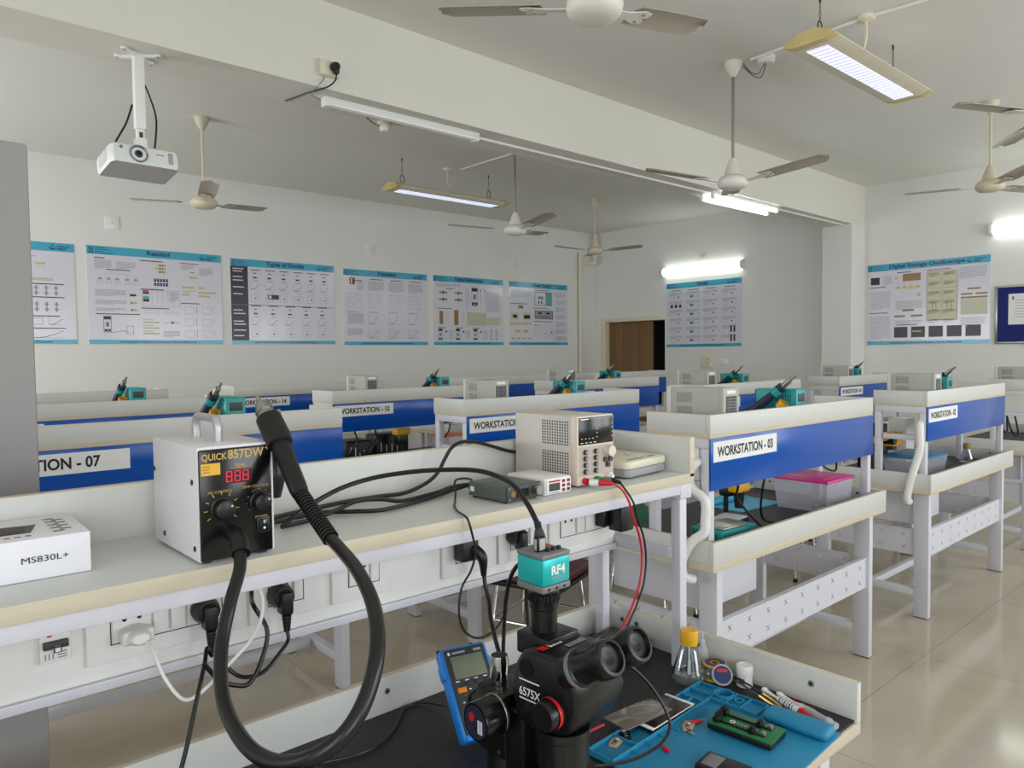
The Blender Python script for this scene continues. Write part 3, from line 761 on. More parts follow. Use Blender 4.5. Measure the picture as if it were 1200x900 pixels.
def d_first(b,R):
    para(R,.5,.86,.9,1); 
    for u in (.6,.72): R(u,.78,u+.07,.80,YELP); R(u+.02,.74,u+.022,.78,LINE); R(u+.05,.74,u+.052,.78,LINE)
    for v in (.66,.645): R(.5,v-.02,.84,v-.008,BEIP); R(.5,v-.02,.84,v-.018,BLKP,.0004)
    for v in (.55,.42): head(R,.62,v+.045,.92); outline(R,.5,v-.06,.64,v+.02); R(.60,v-.02,.63,v+.01,BLKP)
    for v in (.56,.51,.40,.35): 
        for k in range(3): R(.70+.07*k,v-.01,.74+.07*k,v-.006,BLKP); R(.712+.07*k,v-.03,.728+.07*k,v+.014,LINE)
    head(R,.66,.28,.88); outline(R,.62,.19,.76,.26,BLKP); graph(R,.80,.19,.90,.26); head(R,.62,.16,.92); graph(R,.68,.06,.90,.14)
    para(R,.05,.86,.42,30,.025)
ZB = 1.705
poster('','circuit theory poster half hidden behind the tall grey cupboard',(.40,YW,ZB),(1,0,0),1.205,1.01,d_first)
poster('Resistor','wall poster titled Resistor',(1.715,YW,ZB),(1,0,0),1.36,1.015,d_resistor,.51)
poster('Types of Diodes','wall poster titled Types of Diodes, black column at its left',(3.18,YW,ZB),(1,0,0),1.315,.995,d_diodes,.51)
poster('Transistor','wall poster titled Transistor, small red picture in its corner',(4.625,YW,ZB-.01),(1,0,0),1.30,.985,d_trans,.5)
poster('Digital Multimeter','wall poster titled Digital Multimeter',(6.03,YW,ZB-.01),(1,0,0),1.30,.99,d_dmm,.5)
poster('Power Supply','wall poster titled Power Supply, last before the corner pipe',(7.45,YW,ZB-.01),(1,0,0),1.285,.985,d_psu,.55)
poster('Diode','end wall poster titled Diode, under the tube light beside the doorway',(XW,7.055,1.633),(0,-1,0),1.318,.988,d_diode,.5)
poster('Digital Storage Oscilloscope','end wall poster titled Digital Storage Oscilloscope',(XW,3.98,1.617),(0,-1,0),1.338,.988,d_dso,.5)

# ------------------------------------------------------------------ notice board, switch plates
t = thing('notice_board','blue notice board in a silver frame, right of the oscilloscope poster','notice board'); t.matrix_world = frame((XW,2.59,1.605),(0,-1,0),(0,0,1))
B().box((.02,.02,0),(1.18,.62,.012),mat('blue_felt',(22,36,110),.9)).build('felt_panel', t)
for a,c in (((0,0,0),(1.2,.025,.022)),((0,.615,0),(1.2,.64,.022)),((0,.025,0),(.025,.615,.022)),((1.175,.025,0),(1.2,.615,.022))): B().box(a,c,METAL,.004).build('frame_bar', t)
b = B(); b.box((.28,-.012,0),(.40,.004,.03),WHP,.003); b.build('name_tab', t)
n = thing('notice_sheet','white printed sheet pinned on the blue notice board','paper'); n.matrix_world = frame((XW-.0125,2.465,1.815),(0,-1,0),(0,0,1))
b = B(); b.box((0,0,0),(.42,.335,.0012),PAPER); b.build('sheet', n)
b = B(); e = .0016
for k in range(7): b.quad([(.06,.26-.03*k,e),(.06+.3*rnd.uniform(.6,1),.26-.03*k,e),(.36,.265-.03*k,e),(.06,.265-.03*k,e)],LINE)
b.quad([(.035,.27,e),(.05,.27,e),(.05,.305,e),(.035,.305,e)],INK); b.build('print', n)

def switch(label, o, rv, w, h, kind, m=CRM, cat='switch plate'):
    t = thing('switch_plate', label, cat); t.matrix_world = frame(o, rv, (0,0,1))
    B().box((-w/2,-h/2,0),(w/2,h/2,.012),m,.003).build('plate', t)
    if kind == 'blank': B().cyl((0,0,.011),(0,0,.014),.006,GREYP,seg=10).build('screw', t)
    elif kind == 'socket':
        b = B()
        for x,y,r_ in ((0,.04,.010),(-.025,-.01,.008),(.025,-.01,.008)): b.cyl((x,y,.0115),(x,y,.0135),r_,DGREY,seg=10)
        b.build('socket_holes', t)
        B().box((w*.18,-h*.35,.011),(w*.4,h*.0,.018),WHP,.002).build('rocker', t)
    else:
        for x in (-.03,.03): B().box((x-.02,-.02,.011),(x+.02,.02,.018),WHP,.002).build('rocker', t)
switch('blank white plate on the poster wall, above the Resistor poster',(1.962,YW,2.97),(1,0,0),.135,.135,'blank',WHP)
switch('blank off-white plate on the poster wall, above the transistor poster',(5.035,YW,2.95),(1,0,0),.13,.13,'blank',W_)
switch('blank off-white plate on the poster wall, above the multimeter poster',(7.562,YW,2.94),(1,0,0),.13,.13,'blank',W_)
switch('cream square socket plate on the end wall, under the diode poster',(XW,6.31,1.405),(0,-1,0),.22,.20,'socket')
switch('small white switch plate on the end wall, right of the cream socket plate',(XW,6.03,1.395),(0,-1,0),.17,.10,'switch',WHP)
switch('small cream plate on the end wall, just above the left tube light',(XW,6.387,2.965),(0,-1,0),.11,.09,'blank')
# ------------------------------------------------------------------ gear on the numbered benches
def vents(b, x, y0, z0, ny, nz, dy, dz, s, m, axis='x'):
    for i in range(ny):
        for j in range(nz):
            if axis == 'x': b.quad([(x,y0+i*dy,z0+j*dz),(x,y0+i*dy+s,z0+j*dz),(x,y0+i*dy+s,z0+j*dz+s),(x,y0+i*dy,z0+j*dz+s)],m)
            else: b.quad([(y0+i*dy,x,z0+j*dz),(y0+i*dy+s,x,z0+j*dz),(y0+i*dy+s,x,z0+j*dz+s),(y0+i*dy,x,z0+j*dz+s)],m)

def make_psu():
    t = thing('bench_power_supply','','power supply')
    b = B(); b.box((0,.018,.006),(.11,.245,.157),PSUG,.003)
    vents(b,-.0004,.145,.035,8,7,.0095,.0068,.0042,DGREY); vents(b,-.0004,.145,.098,8,6,.0095,.0068,.0042,DGREY); b.build('casing', t)
    B().box((-.002,.245,.004),(.112,.268,.16),PSUF,.004).build('front_bezel', t)
    B().box((-.001,.0,.004),(.111,.019,.158),PSUG,.004).build('rear_frame', t)
    b = B(); b.box((.018,-.0015,.018),(.092,.0015,.125),DGREY,.002)
    for k in range(9): b.box((.02,-.003,.022+k*.0113),(.09,-.001,.026+k*.0113),GREYP)
    for x in (.036,.072): b.box((x-.002,-.0035,.02),(x+.002,-.0012,.123),GREYP)
    b.build('fan_grille', t)
    B().box((.025,-.0012,.134),(.085,.0005,.148),WHP,.001).build('rating_label', t)
    for x in (.012,.098):
        for y in (.03,.235): B().cyl((x,y,0),(x,y,.007),.008,BLK,seg=10).build('rubber_foot', t)
    b = B(); b.box((.01,.2675,.10),(.10,.2695,.152),BLK); b.build('display', t)
    b = B()
    for k in range(4): b.cyl((.03+.022*(k%2),.267,.035+.03*(k//2)),(.03+.022*(k%2),.275,.035+.03*(k//2)),.007,GREYP,seg=10)
    b.cyl((.085,.267,.07),(.085,.283,.07),.011,WHP,seg=14); b.build('controls', t)
    return t
def make_station():
    t = thing('hot_air_station','','hot air station')
    b = B(); b.box((0,.004,.006),(.085,.20,.13),TEAL,.005)
    for k in range(7): b.quad([(-.0004,.03+k*.011,.075),(-.0004,.035+k*.011,.075),(-.0004,.035+k*.011,.105),(-.0004,.03+k*.011,.105)],DGREY)
    b.build('casing', t)
    b = B(); b.box((.03,.0015,.02),(.07,.0045,.06),WHP); b.box((.05,.001,.028),(.066,.002,.05),DGREY); b.build('rating_label', t)
    b = B(); b.box((.015,.0015,.075),(.07,.0045,.11),DGREY,.001); b.build('rear_vent', t)
    B().box((.004,.199,.010),(.081,.206,.126),BLK,.002).build('front_panel', t)
    b = B(); b.box((-.018,.05,.06),(0,.085,.066),TEAL,.002); b.lathe([(.018,0),(.022,0),(.022,.03),(.018,.03)],YEL,Matrix.Translation((-.03,.065,.05)) @ Matrix.Rotation(radians(40),4,'X'),16); b.build('holder', t)
    b = B(); b.tube([(-.045,.228,.02),(-.042,.19,.034),(-.038,.14,.07),(-.034,.10,.103),(-.031,.075,.125)],.018,NAVY,seg=12,rs=[.016,.020,.020,.017,.022])
    b.tube([(-.033,.092,.110),(-.030,.068,.130)],.0225,TEAL,seg=14,smooth=False)
    b.tube([(-.030,.070,.128),(-.028,.053,.143)],.021,NAVY,seg=14,smooth=False)
    b.cyl((-.028,.053,.143),(-.023,.02,.172),.012,METAL,seg=14); b.cyl((-.023,.02,.172),(-.019,-.005,.192),.006,METAL,seg=10)
    b.build('handpiece', t)
    b = B(); b.tube([(-.045,.225,.016),(-.048,.244,.0105),(-.038,.25,.012),(.0,.246,.03),(.03,.225,.035),(.035,.204,.035)],.009,BLK,seg=8); b.build('air_hose', t)
    return t
psu0 = make_psu(); stn0 = make_station()
used = set()
def put(proto, num, lx, label, ly=.03, sx=1, group=None):
    t = dup(proto) if proto.name in used else proto
    used.add(proto.name)
    o = BEN[num].location
    t.location = (o.x+lx, o.y+ly, SZ); t['label'] = label; t['group'] = group
    if sx < 0:
        for ch in t.children:
            if ch.name.split('.')[0] in ('handpiece','holder','air_hose'):
                ch.matrix_local = Matrix.Translation((.085,0,0)) @ Matrix.Diagonal((-1,1,1,1))
    return t
PG, SG = 'grey power supplies on the far benches', 'teal hot air stations on the far benches'
for num,lx,lb in (('03',.135,'grey power supply with rear grille on the shelf of WORKSTATION - 03'),('02',.20,'grey power supply on the shelf of WORKSTATION - 02'),
    ('04',.24,'small grey power supply on the shelf of WORKSTATION - 04'),('05',.10,'grey power supply seen just above the one on WORKSTATION - 03'),
    ('06',.21,'grey power supply on the shelf of the WORKSTATIO bench behind the near power supply'),('10',.27,'grey power supply on the shelf of WORKSTATION - 10'),
    ('09',.16,'small grey power supply on the far shelf left of the brown door'),('01',.13,'grey power supply at the right edge, below the notice board')):
    put(psu0,num,lx,lb,group=PG)
for num,lx,sx,lb in (('03',.71,1,'teal hot air station with raised handle on WORKSTATION - 03'),('02',.42,-1,'teal hot air station on WORKSTATION - 02, metal nozzle showing above it'),
    ('04',.45,-1,'teal hot air station on WORKSTATION - 04, below the oscilloscope poster'),('05',.58,1,'teal hot air station on the bench just behind WORKSTATION - 03'),
    ('06',.86,1,'teal hot air station on the WORKSTATIO bench, above the near power supply'),('07',.90,1,'teal hot air station just above the black faced station, under the resistor poster'),
    ('09',.80,1,'small teal hot air station in front of the brown door'),('10',.92,1,'small teal hot air station on WORKSTATION - 10 under the transistor poster'),
    ('11',.90,1,'teal hot air station farthest left, under the resistor poster')):
    put(stn0,num,lx,lb,sx=sx,group=SG)

PINK = mat('pink_lid',(214,22,140),.35); BLID = mat('blue_lid',(28,120,170),.35); OLID = mat('orange_lid',(238,118,34),.35)
CLEAR = mat('clear_plastic',(222,222,232),.25); CLEAR.node_tree.nodes['Principled BSDF'].inputs['Alpha'].default_value = .24
def lid_box(label, x, y, w, d, h, lm, rz=0, z=DZ, cl=CLEAR):
    t = thing('storage_box', label, 'storage box', (x,y,z), rz, 'lidded plastic boxes')
    b = B(); th = .002
    o = [(-w/2,-d/2),(w/2,-d/2),(w/2,d/2),(-w/2,d/2)]
    def ring(s_,z_,inn=0): return [b._v((px_*s_*(1-inn/w),py_*s_*(1-inn/d),z_)) for px_,py_ in o]
    A = ring(.86,0); C = ring(.97,h); D = ring(.97,h,.006); E_ = ring(.86,.003,.006)
    for P,Q in ((A,C),(C,D),(D,E_)):
        for k in range(4): b.face([P[k],P[(k+1)%4],Q[(k+1)%4],Q[k]],cl)
    b.face(A[::-1],cl); b.face(E_,cl); b.build('tub', t)
    b = B(); b.box((-w/2,-d/2,h),(w/2,d/2,h+.014),lm,.006); b.box((-w*.40,-d*.38,h+.012),(w*.40,d*.38,h+.017),lm,.003); b.build('lid', t)
    return t
lid_box('clear storage box with bright pink lid on the desk of WORKSTATION - 03',3.547,1.756,.292,.288,.145,PINK)
lid_box('clear storage box with blue lid on the desk of WORKSTATION - 02',4.96,1.79,.42,.25,.115,BLID)
lid_box('storage box with orange lid seen through the end frame of the WORKSTATIO bench',3.42,4.66,.24,.2,.15,OLID)
rr = random.Random(5)
for k in range(8):
    t = tag(B().box((-.02,-.012,0),(.02,.012,.008),(INK,PAPER,METAL,REDP)[k%4],.001).build('loose_part'),'small loose part inside the pink-lidded box','electronic part','loose parts in the pink box')
    t.location = (3.43+.028*k, 1.64+.018*(k%4)*1.5, DZ+.006); t.rotation_euler = (0,0,rr.uniform(0,3))
MATC = mat('cyan_silicone',(70,182,216),.45)
def silicone(label, x, y, w, d, rz, pad):
    t = thing('soldering_mat', label, 'work mat', (x,y,DZ), rz)
    b = B(); b.box((0,0,0),(w,d,.005),MATC,.002); b.box((.01,d-.05,.005),(w-.01,d-.046,.012),MATC); b.box((.01,d-.012,.005),(w-.01,d-.008,.012),MATC); b.build('sheet', t)
    b = B(); b.box(pad[0],pad[1],MATC,.012,seg=3); b.build('cushion', t)
    return t
silicone('cyan soldering mat with raised cushion on the desk of WORKSTATION - 03',3.16,1.925,.36,.25,-.05,((.02,.17,.005),(.22,.225,.035)))
silicone('cyan soldering mat under the shelf of WORKSTATION - 10',3.13,4.55,.155,.17,.0,((.02,.12,.005),(.12,.165,.03)))
t = thing('preheater','teal slotted preheater box near the front corner of WORKSTATION - 03','preheater',(2.52,1.625,DZ),radians(-4))
b = B(); b.box((0,0,.006),(.24,.15,.065),TEAL,.004)
for k in range(9): b.quad([(-.0004,.02+k*.014,.03),(-.0004,.026+k*.014,.03),(-.0004,.026+k*.014,.055),(-.0004,.02+k*.014,.055)],DGREY); b.quad([(.02+k*.02,-.0004,.02),(.027+k*.02,-.0004,.02),(.033+k*.02,-.0004,.05),(.026+k*.02,-.0004,.05)],DGREY)
b.build('casing', t); B().box((.03,.01,.065),(.18,.14,.072),METAL,.002).build('hot_plate', t)
b = B(); b.box((.241,.01,.01),(.246,.14,.062),PSUG,.001); b.build('end_panel', t)
t = thing('small_microscope','black stand with yellow head under the shelf of WORKSTATION - 03','microscope',(3.05,1.90,DZ))
b = B(); b.box((-.06,-.05,0),(.06,.07,.012),BLK,.003); b.build('base', t); b = B(); b.cyl((0,.04,.012),(0,.04,.17),.012,BLK); b.box((-.03,-.0,.10),(.03,.06,.15),BLK,.006); b.build('column', t)
b = B(); b.box((-.055,-.06,.125),(.055,.0,.175),YEL,.012,seg=3); b.build('head', t); b = B(); b.cyl((0,-.03,.05),(0,-.03,.13),.02,BLK,r1=.026); b.build('objective', t)
t = thing('instrument_case','flat navy case lying before the yellow-headed stand on WORKSTATION - 03','case',(2.79,1.76,DZ),.1)
B().box((0,0,0),(.20,.12,.03),NAVY,.004).build('body', t); B().box((.004,.004,.03),(.196,.116,.035),PAPER,.002).build('cover', t)
t = thing('cable_reel','dark green cable reel on the desk seen between the near bench posts','reel',(2.53,2.08,DZ))
GRN = mat('dark_green',(20,84,52),.45)
b = B(); b.lathe([(0,-.04),(.06,-.04),(.065,-.03),(.045,-.025),(.045,.025),(.065,.03),(.06,.04),(0,.04)],GRN,Matrix.Translation((0,0,.066)) @ Matrix.Rotation(pi/2,4,'X') @ Matrix.Rotation(.4,4,'Z'),8); b.build('drum', t)
t = thing('power_adapter','black flat power adapter behind the near right bench post','adapter',(2.50,2.12,DZ))
t.location = (2.37,2.14,DZ+.0); B().box((0,0,0),(.055,.03,.11),BLK,.006).build('body', t); B().tube([(.028,.015,.11),(.03,.0,.14),(.06,-.05,.1),(.10,-.08,.02),(.14,-.10,.004)],.003,RED,seg=6).build('cord', t)
cab = 0
for pts,lb in ((((2.58,1.585,1.02),(2.60,1.60,.96),(2.68,1.585,.88),(2.80,1.59,.80),(2.86,1.60,.775)),'black cable drooping below the blue panel of WORKSTATION - 03, left'),
            (((3.30,1.60,1.03),(3.34,1.585,1.0),(3.42,1.585,.985),(3.46,1.60,1.03)),'black cable loop below the blue panel above the pink-lidded box'),
            (((2.92,1.66,1.02),(2.93,1.68,.95),(2.95,1.70,.86),(2.99,1.71,.80),(3.06,1.70,.774)),'black cable by the yellow-headed stand on WORKSTATION - 03')):
    tag(B().tube(pts,.005,BLK,seg=7).build('hanging_cable'),lb,'cable')
# WORKSTATION - 02 clutter
t = thing('yellow_microscope','yellow and black microscope seen through the end frame of WORKSTATION - 02','microscope',(4.70,1.90,DZ))
b = B(); b.box((-.11,-.04,0),(.0,.07,.012),BLK,.003); b.build('base', t); b = B(); b.cyl((-.05,.03,.012),(-.05,.03,.33),.016,BLK); b.build('column', t)
b = B(); b.tube([(-.11,0,.235),(-.05,0,.235),(.10,-.01,.235)],.02,YEL,seg=10); b.box((.10,-.045,.175),(.24,.035,.265),YEL,.012); b.build('arm', t); b = B(); b.cyl((.17,0,.15),(.17,0,.18),.03,BLK,r1=.03); b.cyl((.10,-.05,.22),(.10,.04,.22),.03,BLK); b.build('objective', t)
t = thing('navy_toolbox','navy box on a black crate, seen through the end frame of WORKSTATION - 02','toolbox',(5.02,2.02,DZ))
B().box((0,0,0),(.11,.16,.20),BLK,.006).build('crate', t); B().box((.003,.005,.20),(.107,.155,.29),NAVY,.006).build('box', t)
t = thing('white_carton','white carton standing behind the end frame of WORKSTATION - 02','carton',(5.38,2.0,DZ)); B().box((0,0,0),(.14,.12,.30),WHP,.002).build('body', t); B().box((.001,.001,.3),(.139,.119,.303),PAPER).build('flap', t)
def thin_glass(name, rgb, k=1., rough=.02):
    m = bpy.data.materials.new(name); m.use_nodes = True
    nt = m.node_tree; N = nt.nodes; L = nt.links; N.remove(N['Principled BSDF'])
    tr = N.new('ShaderNodeBsdfTransparent'); tr.inputs['Color'].default_value = (*lin(rgb),1)
    gl = N.new('ShaderNodeBsdfGlossy'); gl.inputs['Roughness'].default_value = rough
    lw = N.new('ShaderNodeLayerWeight'); lw.inputs['Blend'].default_value = .35*k
    mx = N.new('ShaderNodeMixShader'); L.new(lw.outputs['Facing'],mx.inputs['Fac']); L.new(tr.outputs[0],mx.inputs[1]); L.new(gl.outputs[0],mx.inputs[2])
    L.new(mx.outputs[0],N['Material Output'].inputs['Surface'])
    return m
GL = thin_glass('clear_glass',(246,250,250),.8)
def flask(label, x, y, z, k, capm, brush=True):
    t = thing('glass_flask', label, 'flask', (x,y,z), 0, 'glass flasks')
    p = [(0,.0),(.038,.0),(.043,.004),(.043,.012),(.036,.03),(.024,.068),(.019,.082),(.018,.092),(.0165,.092),(.0175,.082),(.0225,.068),(.0345,.03),(.0412,.012),(.041,.006),(.036,.003),(0,.003)]
    B().lathe([(a*k,c*k) for a,c in p],GL,seg=32).build('bottle', t,ang=60)
    b = B(); b.lathe([(0,.086*k),(.0205*k,.086*k),(.021*k,.09*k),(.021*k,.116*k),(.0195*k,.12*k),(0,.12*k)],capm,seg=28); b.build('cap', t)
    if brush:
        b = B(); b.cyl((0,0,.012*k),(0,0,.086*k),.0022*k,WHP,seg=8); b.cyl((0,0,.012*k),(0,0,.045*k),.004*k,WHP,seg=8); b.build('dropper', t)
    return t
flask('small glass flask with brown cap on the desk of WORKSTATION - 02',5.68,1.72,DZ,1.1,mat('brown_cap',(150,112,50),.5),False)
# WORKSTATION - 10 clutter
for x,y,w,d,h,m,lb,nm in ((2.55,4.72,.22,.18,.17,BLK,'black instrument box at the left under the shelf of WORKSTATION - 10','instrument_box'),(2.84,4.80,.30,.16,.19,BLK,'wide black case with specks under the shelf of WORKSTATION - 10','instrument_case')):
    t = thing(nm,lb,'case',(x,y,DZ)); B().box((0,0,0),(w,d,h),m,.02,seg=3).build('body', t)
    b = B()
    for k in range(10): b.box((.02+w*.08*k,-.001,.03+.1*rr.random()),(.028+w*.08*k,.0005,.036+.1*rr.random()),PAPER) if k%2 else b.box((.02+w*.08*k,-.001,.05),(.026+w*.08*k,.0005,.056),GREYP)
    b.build('markings', t)
t = thing('yellow_head_microscope','yellow and black microscope under the shelf of WORKSTATION - 10','microscope',(2.98,4.66,DZ))
b = B(); b.box((-.12,-.05,0),(.10,.05,.012),PAPER,.003); b.build('base', t); b = B(); b.cyl((0,0,.012),(0,0,.14),.018,BLK); b.build('column', t); b = B(); b.box((-.06,-.04,.19),(.06,.04,.24),YEL,.01); b.build('arm', t); b = B(); b.box((-.035,-.03,.12),(.035,.05,.195),BLK,.008); b.build('head', t)
for k,(x,lb) in enumerate(((2.52,'leftmost thin black cable under the shelf of WORKSTATION - 10'),(2.68,'middle thin black cable under the shelf of WORKSTATION - 10'),(3.25,'looped black cable by the cyan mat under WORKSTATION - 10'))):
    tag(B().tube([(x,4.535,1.026),(x-.02,4.54,.97),(x+.03,4.54,.92),(x+.08,4.54,.97),(x+.09,4.535,1.026)] if k == 2 else [(x,4.535,1.026),(x+.02,4.54,.95),(x-.02,4.58,.86),(x+.03,4.60,.775)],.006,BLK,seg=7).build('hanging_cable'),lb,'cable')
for k,(pts,lb) in enumerate(((((6.66,1.80,1.03),(6.68,1.78,.93),(6.74,1.76,.90),(6.80,1.78,1.03)),'black cable loop under the shelf at the right edge, left one'),(((6.86,1.80,1.03),(6.88,1.76,.88),(6.96,1.74,.86),(7.0,1.78,1.03)),'black cable loop under the shelf at the right edge, right one'))):
    tag(B().tube(pts,.007,BLK,seg=7).build('hanging_cable'),lb,'cable')
silicone('cyan soldering mat on the bench at the right edge',6.75,1.75,.40,.24,0,((.03,.17,.005),(.2,.225,.03)))

# stools between the rows
MAR = mat('maroon_vinyl',(92,28,44),.4)
def stool():
    t = thing('stool','','stool')
    b = B(); b.box((-.21,-.21,.475),(.21,.21,.515),MAR,.018,seg=3); b.build('seat', t)
    B().box((-.212,-.212,.455),(.212,.212,.478),BLK,.006).build('seat_pan', t)
    for sx in (-1,1):
        for sy in (-1,1):
            b = B(); b.tube([(sx*.15,sy*.15,.458),(sx*.19,sy*.19,.02)],.011,CHROME,smooth=False,seg=10); b.cyl((sx*.19,sy*.19,0),(sx*.19,sy*.19,.025),.015,BLK,seg=10); b.build('leg', t)
    b = B(); b.tube([(-.166,-.166,.27),(.166,-.166,.27),(.166,.166,.27),(-.166,.166,.27),(-.166,-.166,.27)],.007,CHROME,smooth=False,seg=8); b.build('foot_rail', t)
    return t
st0 = stool()
for k,(x,y,rz,lb) in enumerate(((2.44,2.60,.35,'maroon stool right behind the turquoise camera cube'),(3.35,2.62,.2,'stool behind the desk of WORKSTATION - 03, chrome legs showing below it'),
        (4.80,2.62,.1,'chrome-legged stool between WORKSTATION - 03 and WORKSTATION - 02'),(5.6,2.62,.3,'chrome-legged stool behind WORKSTATION - 02'))):
    t = st0 if k == 0 else dup(st0)
    t.location = (x,y,0); t.rotation_euler = (0,0,rz); t['label'] = lb; t['group'] = 'stools between the benches'
# ------------------------------------------------------------------ the near bench
OB = bench('workbench','white near bench with socket panel under its shelf, the microscope on its desk',(1.53,1.356,0),pi,lip=1.341,w=1.90,ps=.028,pin=.022)
LW = (Matrix.Translation((1.53,1.356,0)) @ Matrix.Rotation(pi,4,'Z')).inverted()
PY = 1.285
def socket_plate(x0, x1, z0, z1, mods):
    b = B(LW); b.box((x0,PY-.009,z0),(x1,PY,z1),WHP,.004); p = b.build('switch_plate', OB)
    b = B(LW); i0 = x0+.034; i1 = x1-.034; j0 = z0+.028; j1 = z1-.012
    for a,c in (((i0,j0),(i1,j0+.0015)),((i0,j0),(i0+.0015,j1)),((i1-.0015,j0),(i1,j1))): b.box((a[0],PY-.0098,a[1]),(c[0],PY-.0088,c[1]),DGREY)
    b.build('frame_groove', p)
    w = (i1-i0-.004)/sum(m[1] for m in mods); x = i0+.002
    for kind,n in mods:
        xe = x+w*n
        if kind == 's':
            b = B(LW); b.box((x+.0015,PY-.016,j0+.005),(xe-.0015,PY-.009,j1),WHP,.003); b.build('rocker_switch', p)
        elif kind == 'o':
            b = B(LW); b.box((x+.001,PY-.0115,j0+.003),(xe-.001,PY-.009,j1),CRM if False else WHP,.001)
            cx = (x+xe)/2; cz = (j0+j1)/2
            for dx,dz_,r_ in ((0,.018,.0045),(-.011,-.010,.0035),(.011,-.010,.0035)): b.cyl((cx+dx,PY-.0121,cz+dz_),(cx+dx,PY-.0112,cz+dz_),r_,BLK,seg=12)
            b.build('socket_outlet', p)
        else:
            b = B(LW); b.box((x+.001,PY-.0115,j0+.003),(xe-.001,PY-.009,j1),WHP,.001); b.build('blank_cover', p)
        x = xe
    return p
socket_plate(.237,.480,1.07,1.205,(('o',2.2),('s',1),('s',1),('o',2.2)))
socket_plate(.493,.630,1.07,1.205,(('o',2),('s',1)))
socket_plate(.654,.792,1.07,1.205,(('o',2),('s',1)))
socket_plate(.915,1.062,1.065,1.205,(('o',2),('s',1)))
socket_plate(1.074,1.228,1.065,1.205,(('o',2),('s',1)))
socket_plate(1.237,1.478,1.065,1.205,(('o',1.6),('s',1),('s',1),('o',1.6)))
b = B(LW); b.box((.176,PY-.012,1.094),(.217,PY,1.150),WHP,.002); p = b.build('circuit_breaker', OB)
b = B(LW); b.box((.180,PY-.020,1.117),(.213,PY-.011,1.128),DGREY,.001); b.box((.192,PY-.026,1.112),(.203,PY-.018,1.122),WHP,.002); b.build('toggle', p)
b = B(LW); b.box((.186,PY-.0126,1.134),(.192,PY-.0118,1.139),RED); b.box((.179,PY-.0126,1.142),(.197,PY-.0118,1.1445),REDP)
for k in range(3): b.box((.199+.0,PY-.0126,1.100+.004*k),(.211,PY-.0118,1.102+.004*k),LINE); b.box((.182+.005*k,PY-.0126,1.100),(.184+.005*k,PY-.0118,1.109),LINE)
b.build('breaker_print', p)

# ------------------------------------------------------------------ plugs and cords at the socket panel
def round_plug(label, x, z, pts, m=BLK, r=.0035, name='power_plug', block=False):
    t = thing(name, label, 'plug', (x,PY-.0123,z), 0, 'plugs in the socket panel')
    b = B()
    if block: b.box((-.022,-.035,-.026),(.022,0,.026),m,.004); b.tube([(.010,-.03,.0),(.022,-.045,-.02),(.026,-.045,-.06)],.010,m,seg=10,rs=[.013,.012,.006])
    else:
        b.lathe([(0,0),(.022,0),(.023,.012),(.019,.028),(0,.030)],m,Matrix.Rotation(pi/2,4,'X'),20)
        b.box((-.005,-.012,.018),(.005,-.002,.029),m,.002); b.box((-.010,-.042,-.030),(.012,-.012,.014),m,.006,seg=3)
        for k in range(5): b.cyl((.001,-.032,-.030-.006*k),(.001,-.032,-.034-.006*k),.0085-.0006*k,m,seg=12); b.cyl((.001,-.032,-.034-.006*k),(.001,-.032,-.036-.006*k),.006-.0004*k,m,seg=12)
    b.build('plug_body', t)
    b = B(Matrix.Translation((-x,-(PY-.0123),-z))); b.tube(pts,r,m,seg=8); b.build('cord', t)
    return t
round_plug('black round plug in the leftmost socket plate, next to the white charger',.413,1.125,[(.414,1.24,1.07),(.412,1.235,1.055),(.40,1.22,1.075),(.385,1.19,1.06),(.362,1.16,1.02),(.34,1.14,.965),(.31,1.12,.89),(.28,1.10,.80),(.26,1.08,.772)])
round_plug('black round plug in the second socket plate, behind the thick hose',.545,1.119,[(.546,1.24,1.062),(.545,1.235,1.045),(.525,1.22,1.035),(.487,1.20,1.018),(.455,1.20,1.017),(.43,1.20,1.035),(.41,1.22,1.07)])
round_plug('black square plug with long strain relief in the fourth socket plate',.963,1.13,[(.989,1.2277,1.078),(.988,1.222,1.05),(.984,1.205,1.02),(.96,1.17,.995),(.93,1.11,.955),(.91,1.06,.93),(.89,1.0,.90),(.86,.96,.89)],block=True,r=.0045)
round_plug('black plug in the fifth socket plate, just behind the turquoise camera cube',1.115,1.13,[(1.116,1.24,1.07),(1.105,1.22,1.05),(1.07,1.18,1.01),(1.04,1.14,.96),(1.0,1.08,.90),(.96,1.02,.85)],r=.004)
t = thing('usb_charger_plug','white charger plug in the leftmost socket plate','plug',(.305,PY-.0123,1.112),0,'plugs in the socket panel')
b = B(); b.lathe([(0,0),(.014,0),(.015,.010),(.012,.034),(.008,.040),(0,.040)],WHP,Matrix.Rotation(pi/2,4,'X'),14,sx=1.5); b.box((-.024,-.03,-.012),(.024,-.004,.012),WHP,.007,seg=3); b.build('plug_body', t)
b = B(Matrix.Translation((-.305,-(PY-.0123),-1.112))); b.tube([(.312,1.238,1.108),(.318,1.22,1.095),(.328,1.20,1.055),(.352,1.19,1.016),(.381,1.19,1.020),(.42,1.18,1.055),(.45,1.165,1.090),(.462,1.15,1.125),(.464,1.145,1.16),(.452,1.14,1.195),(.448,1.135,1.220)],.003,WHP,seg=8); b.build('cord', t)
tag(B().tube([(.436,1.125,1.216),(.452,1.16,1.17),(.476,1.215,1.13),(.493,1.20,1.085),(.474,1.185,1.04),(.45,1.175,1.016),(.425,1.172,1.022),(.40,1.168,1.04),(.375,1.16,1.075)],.0038,BLK,seg=8).build('power_cable'),'black cord looping down beside the white cord under the shelf front','cable')
t = thing('wall_adapter','square black wall adapter in the rightmost socket plate','adapter',(1.425,PY-.0123,1.13))
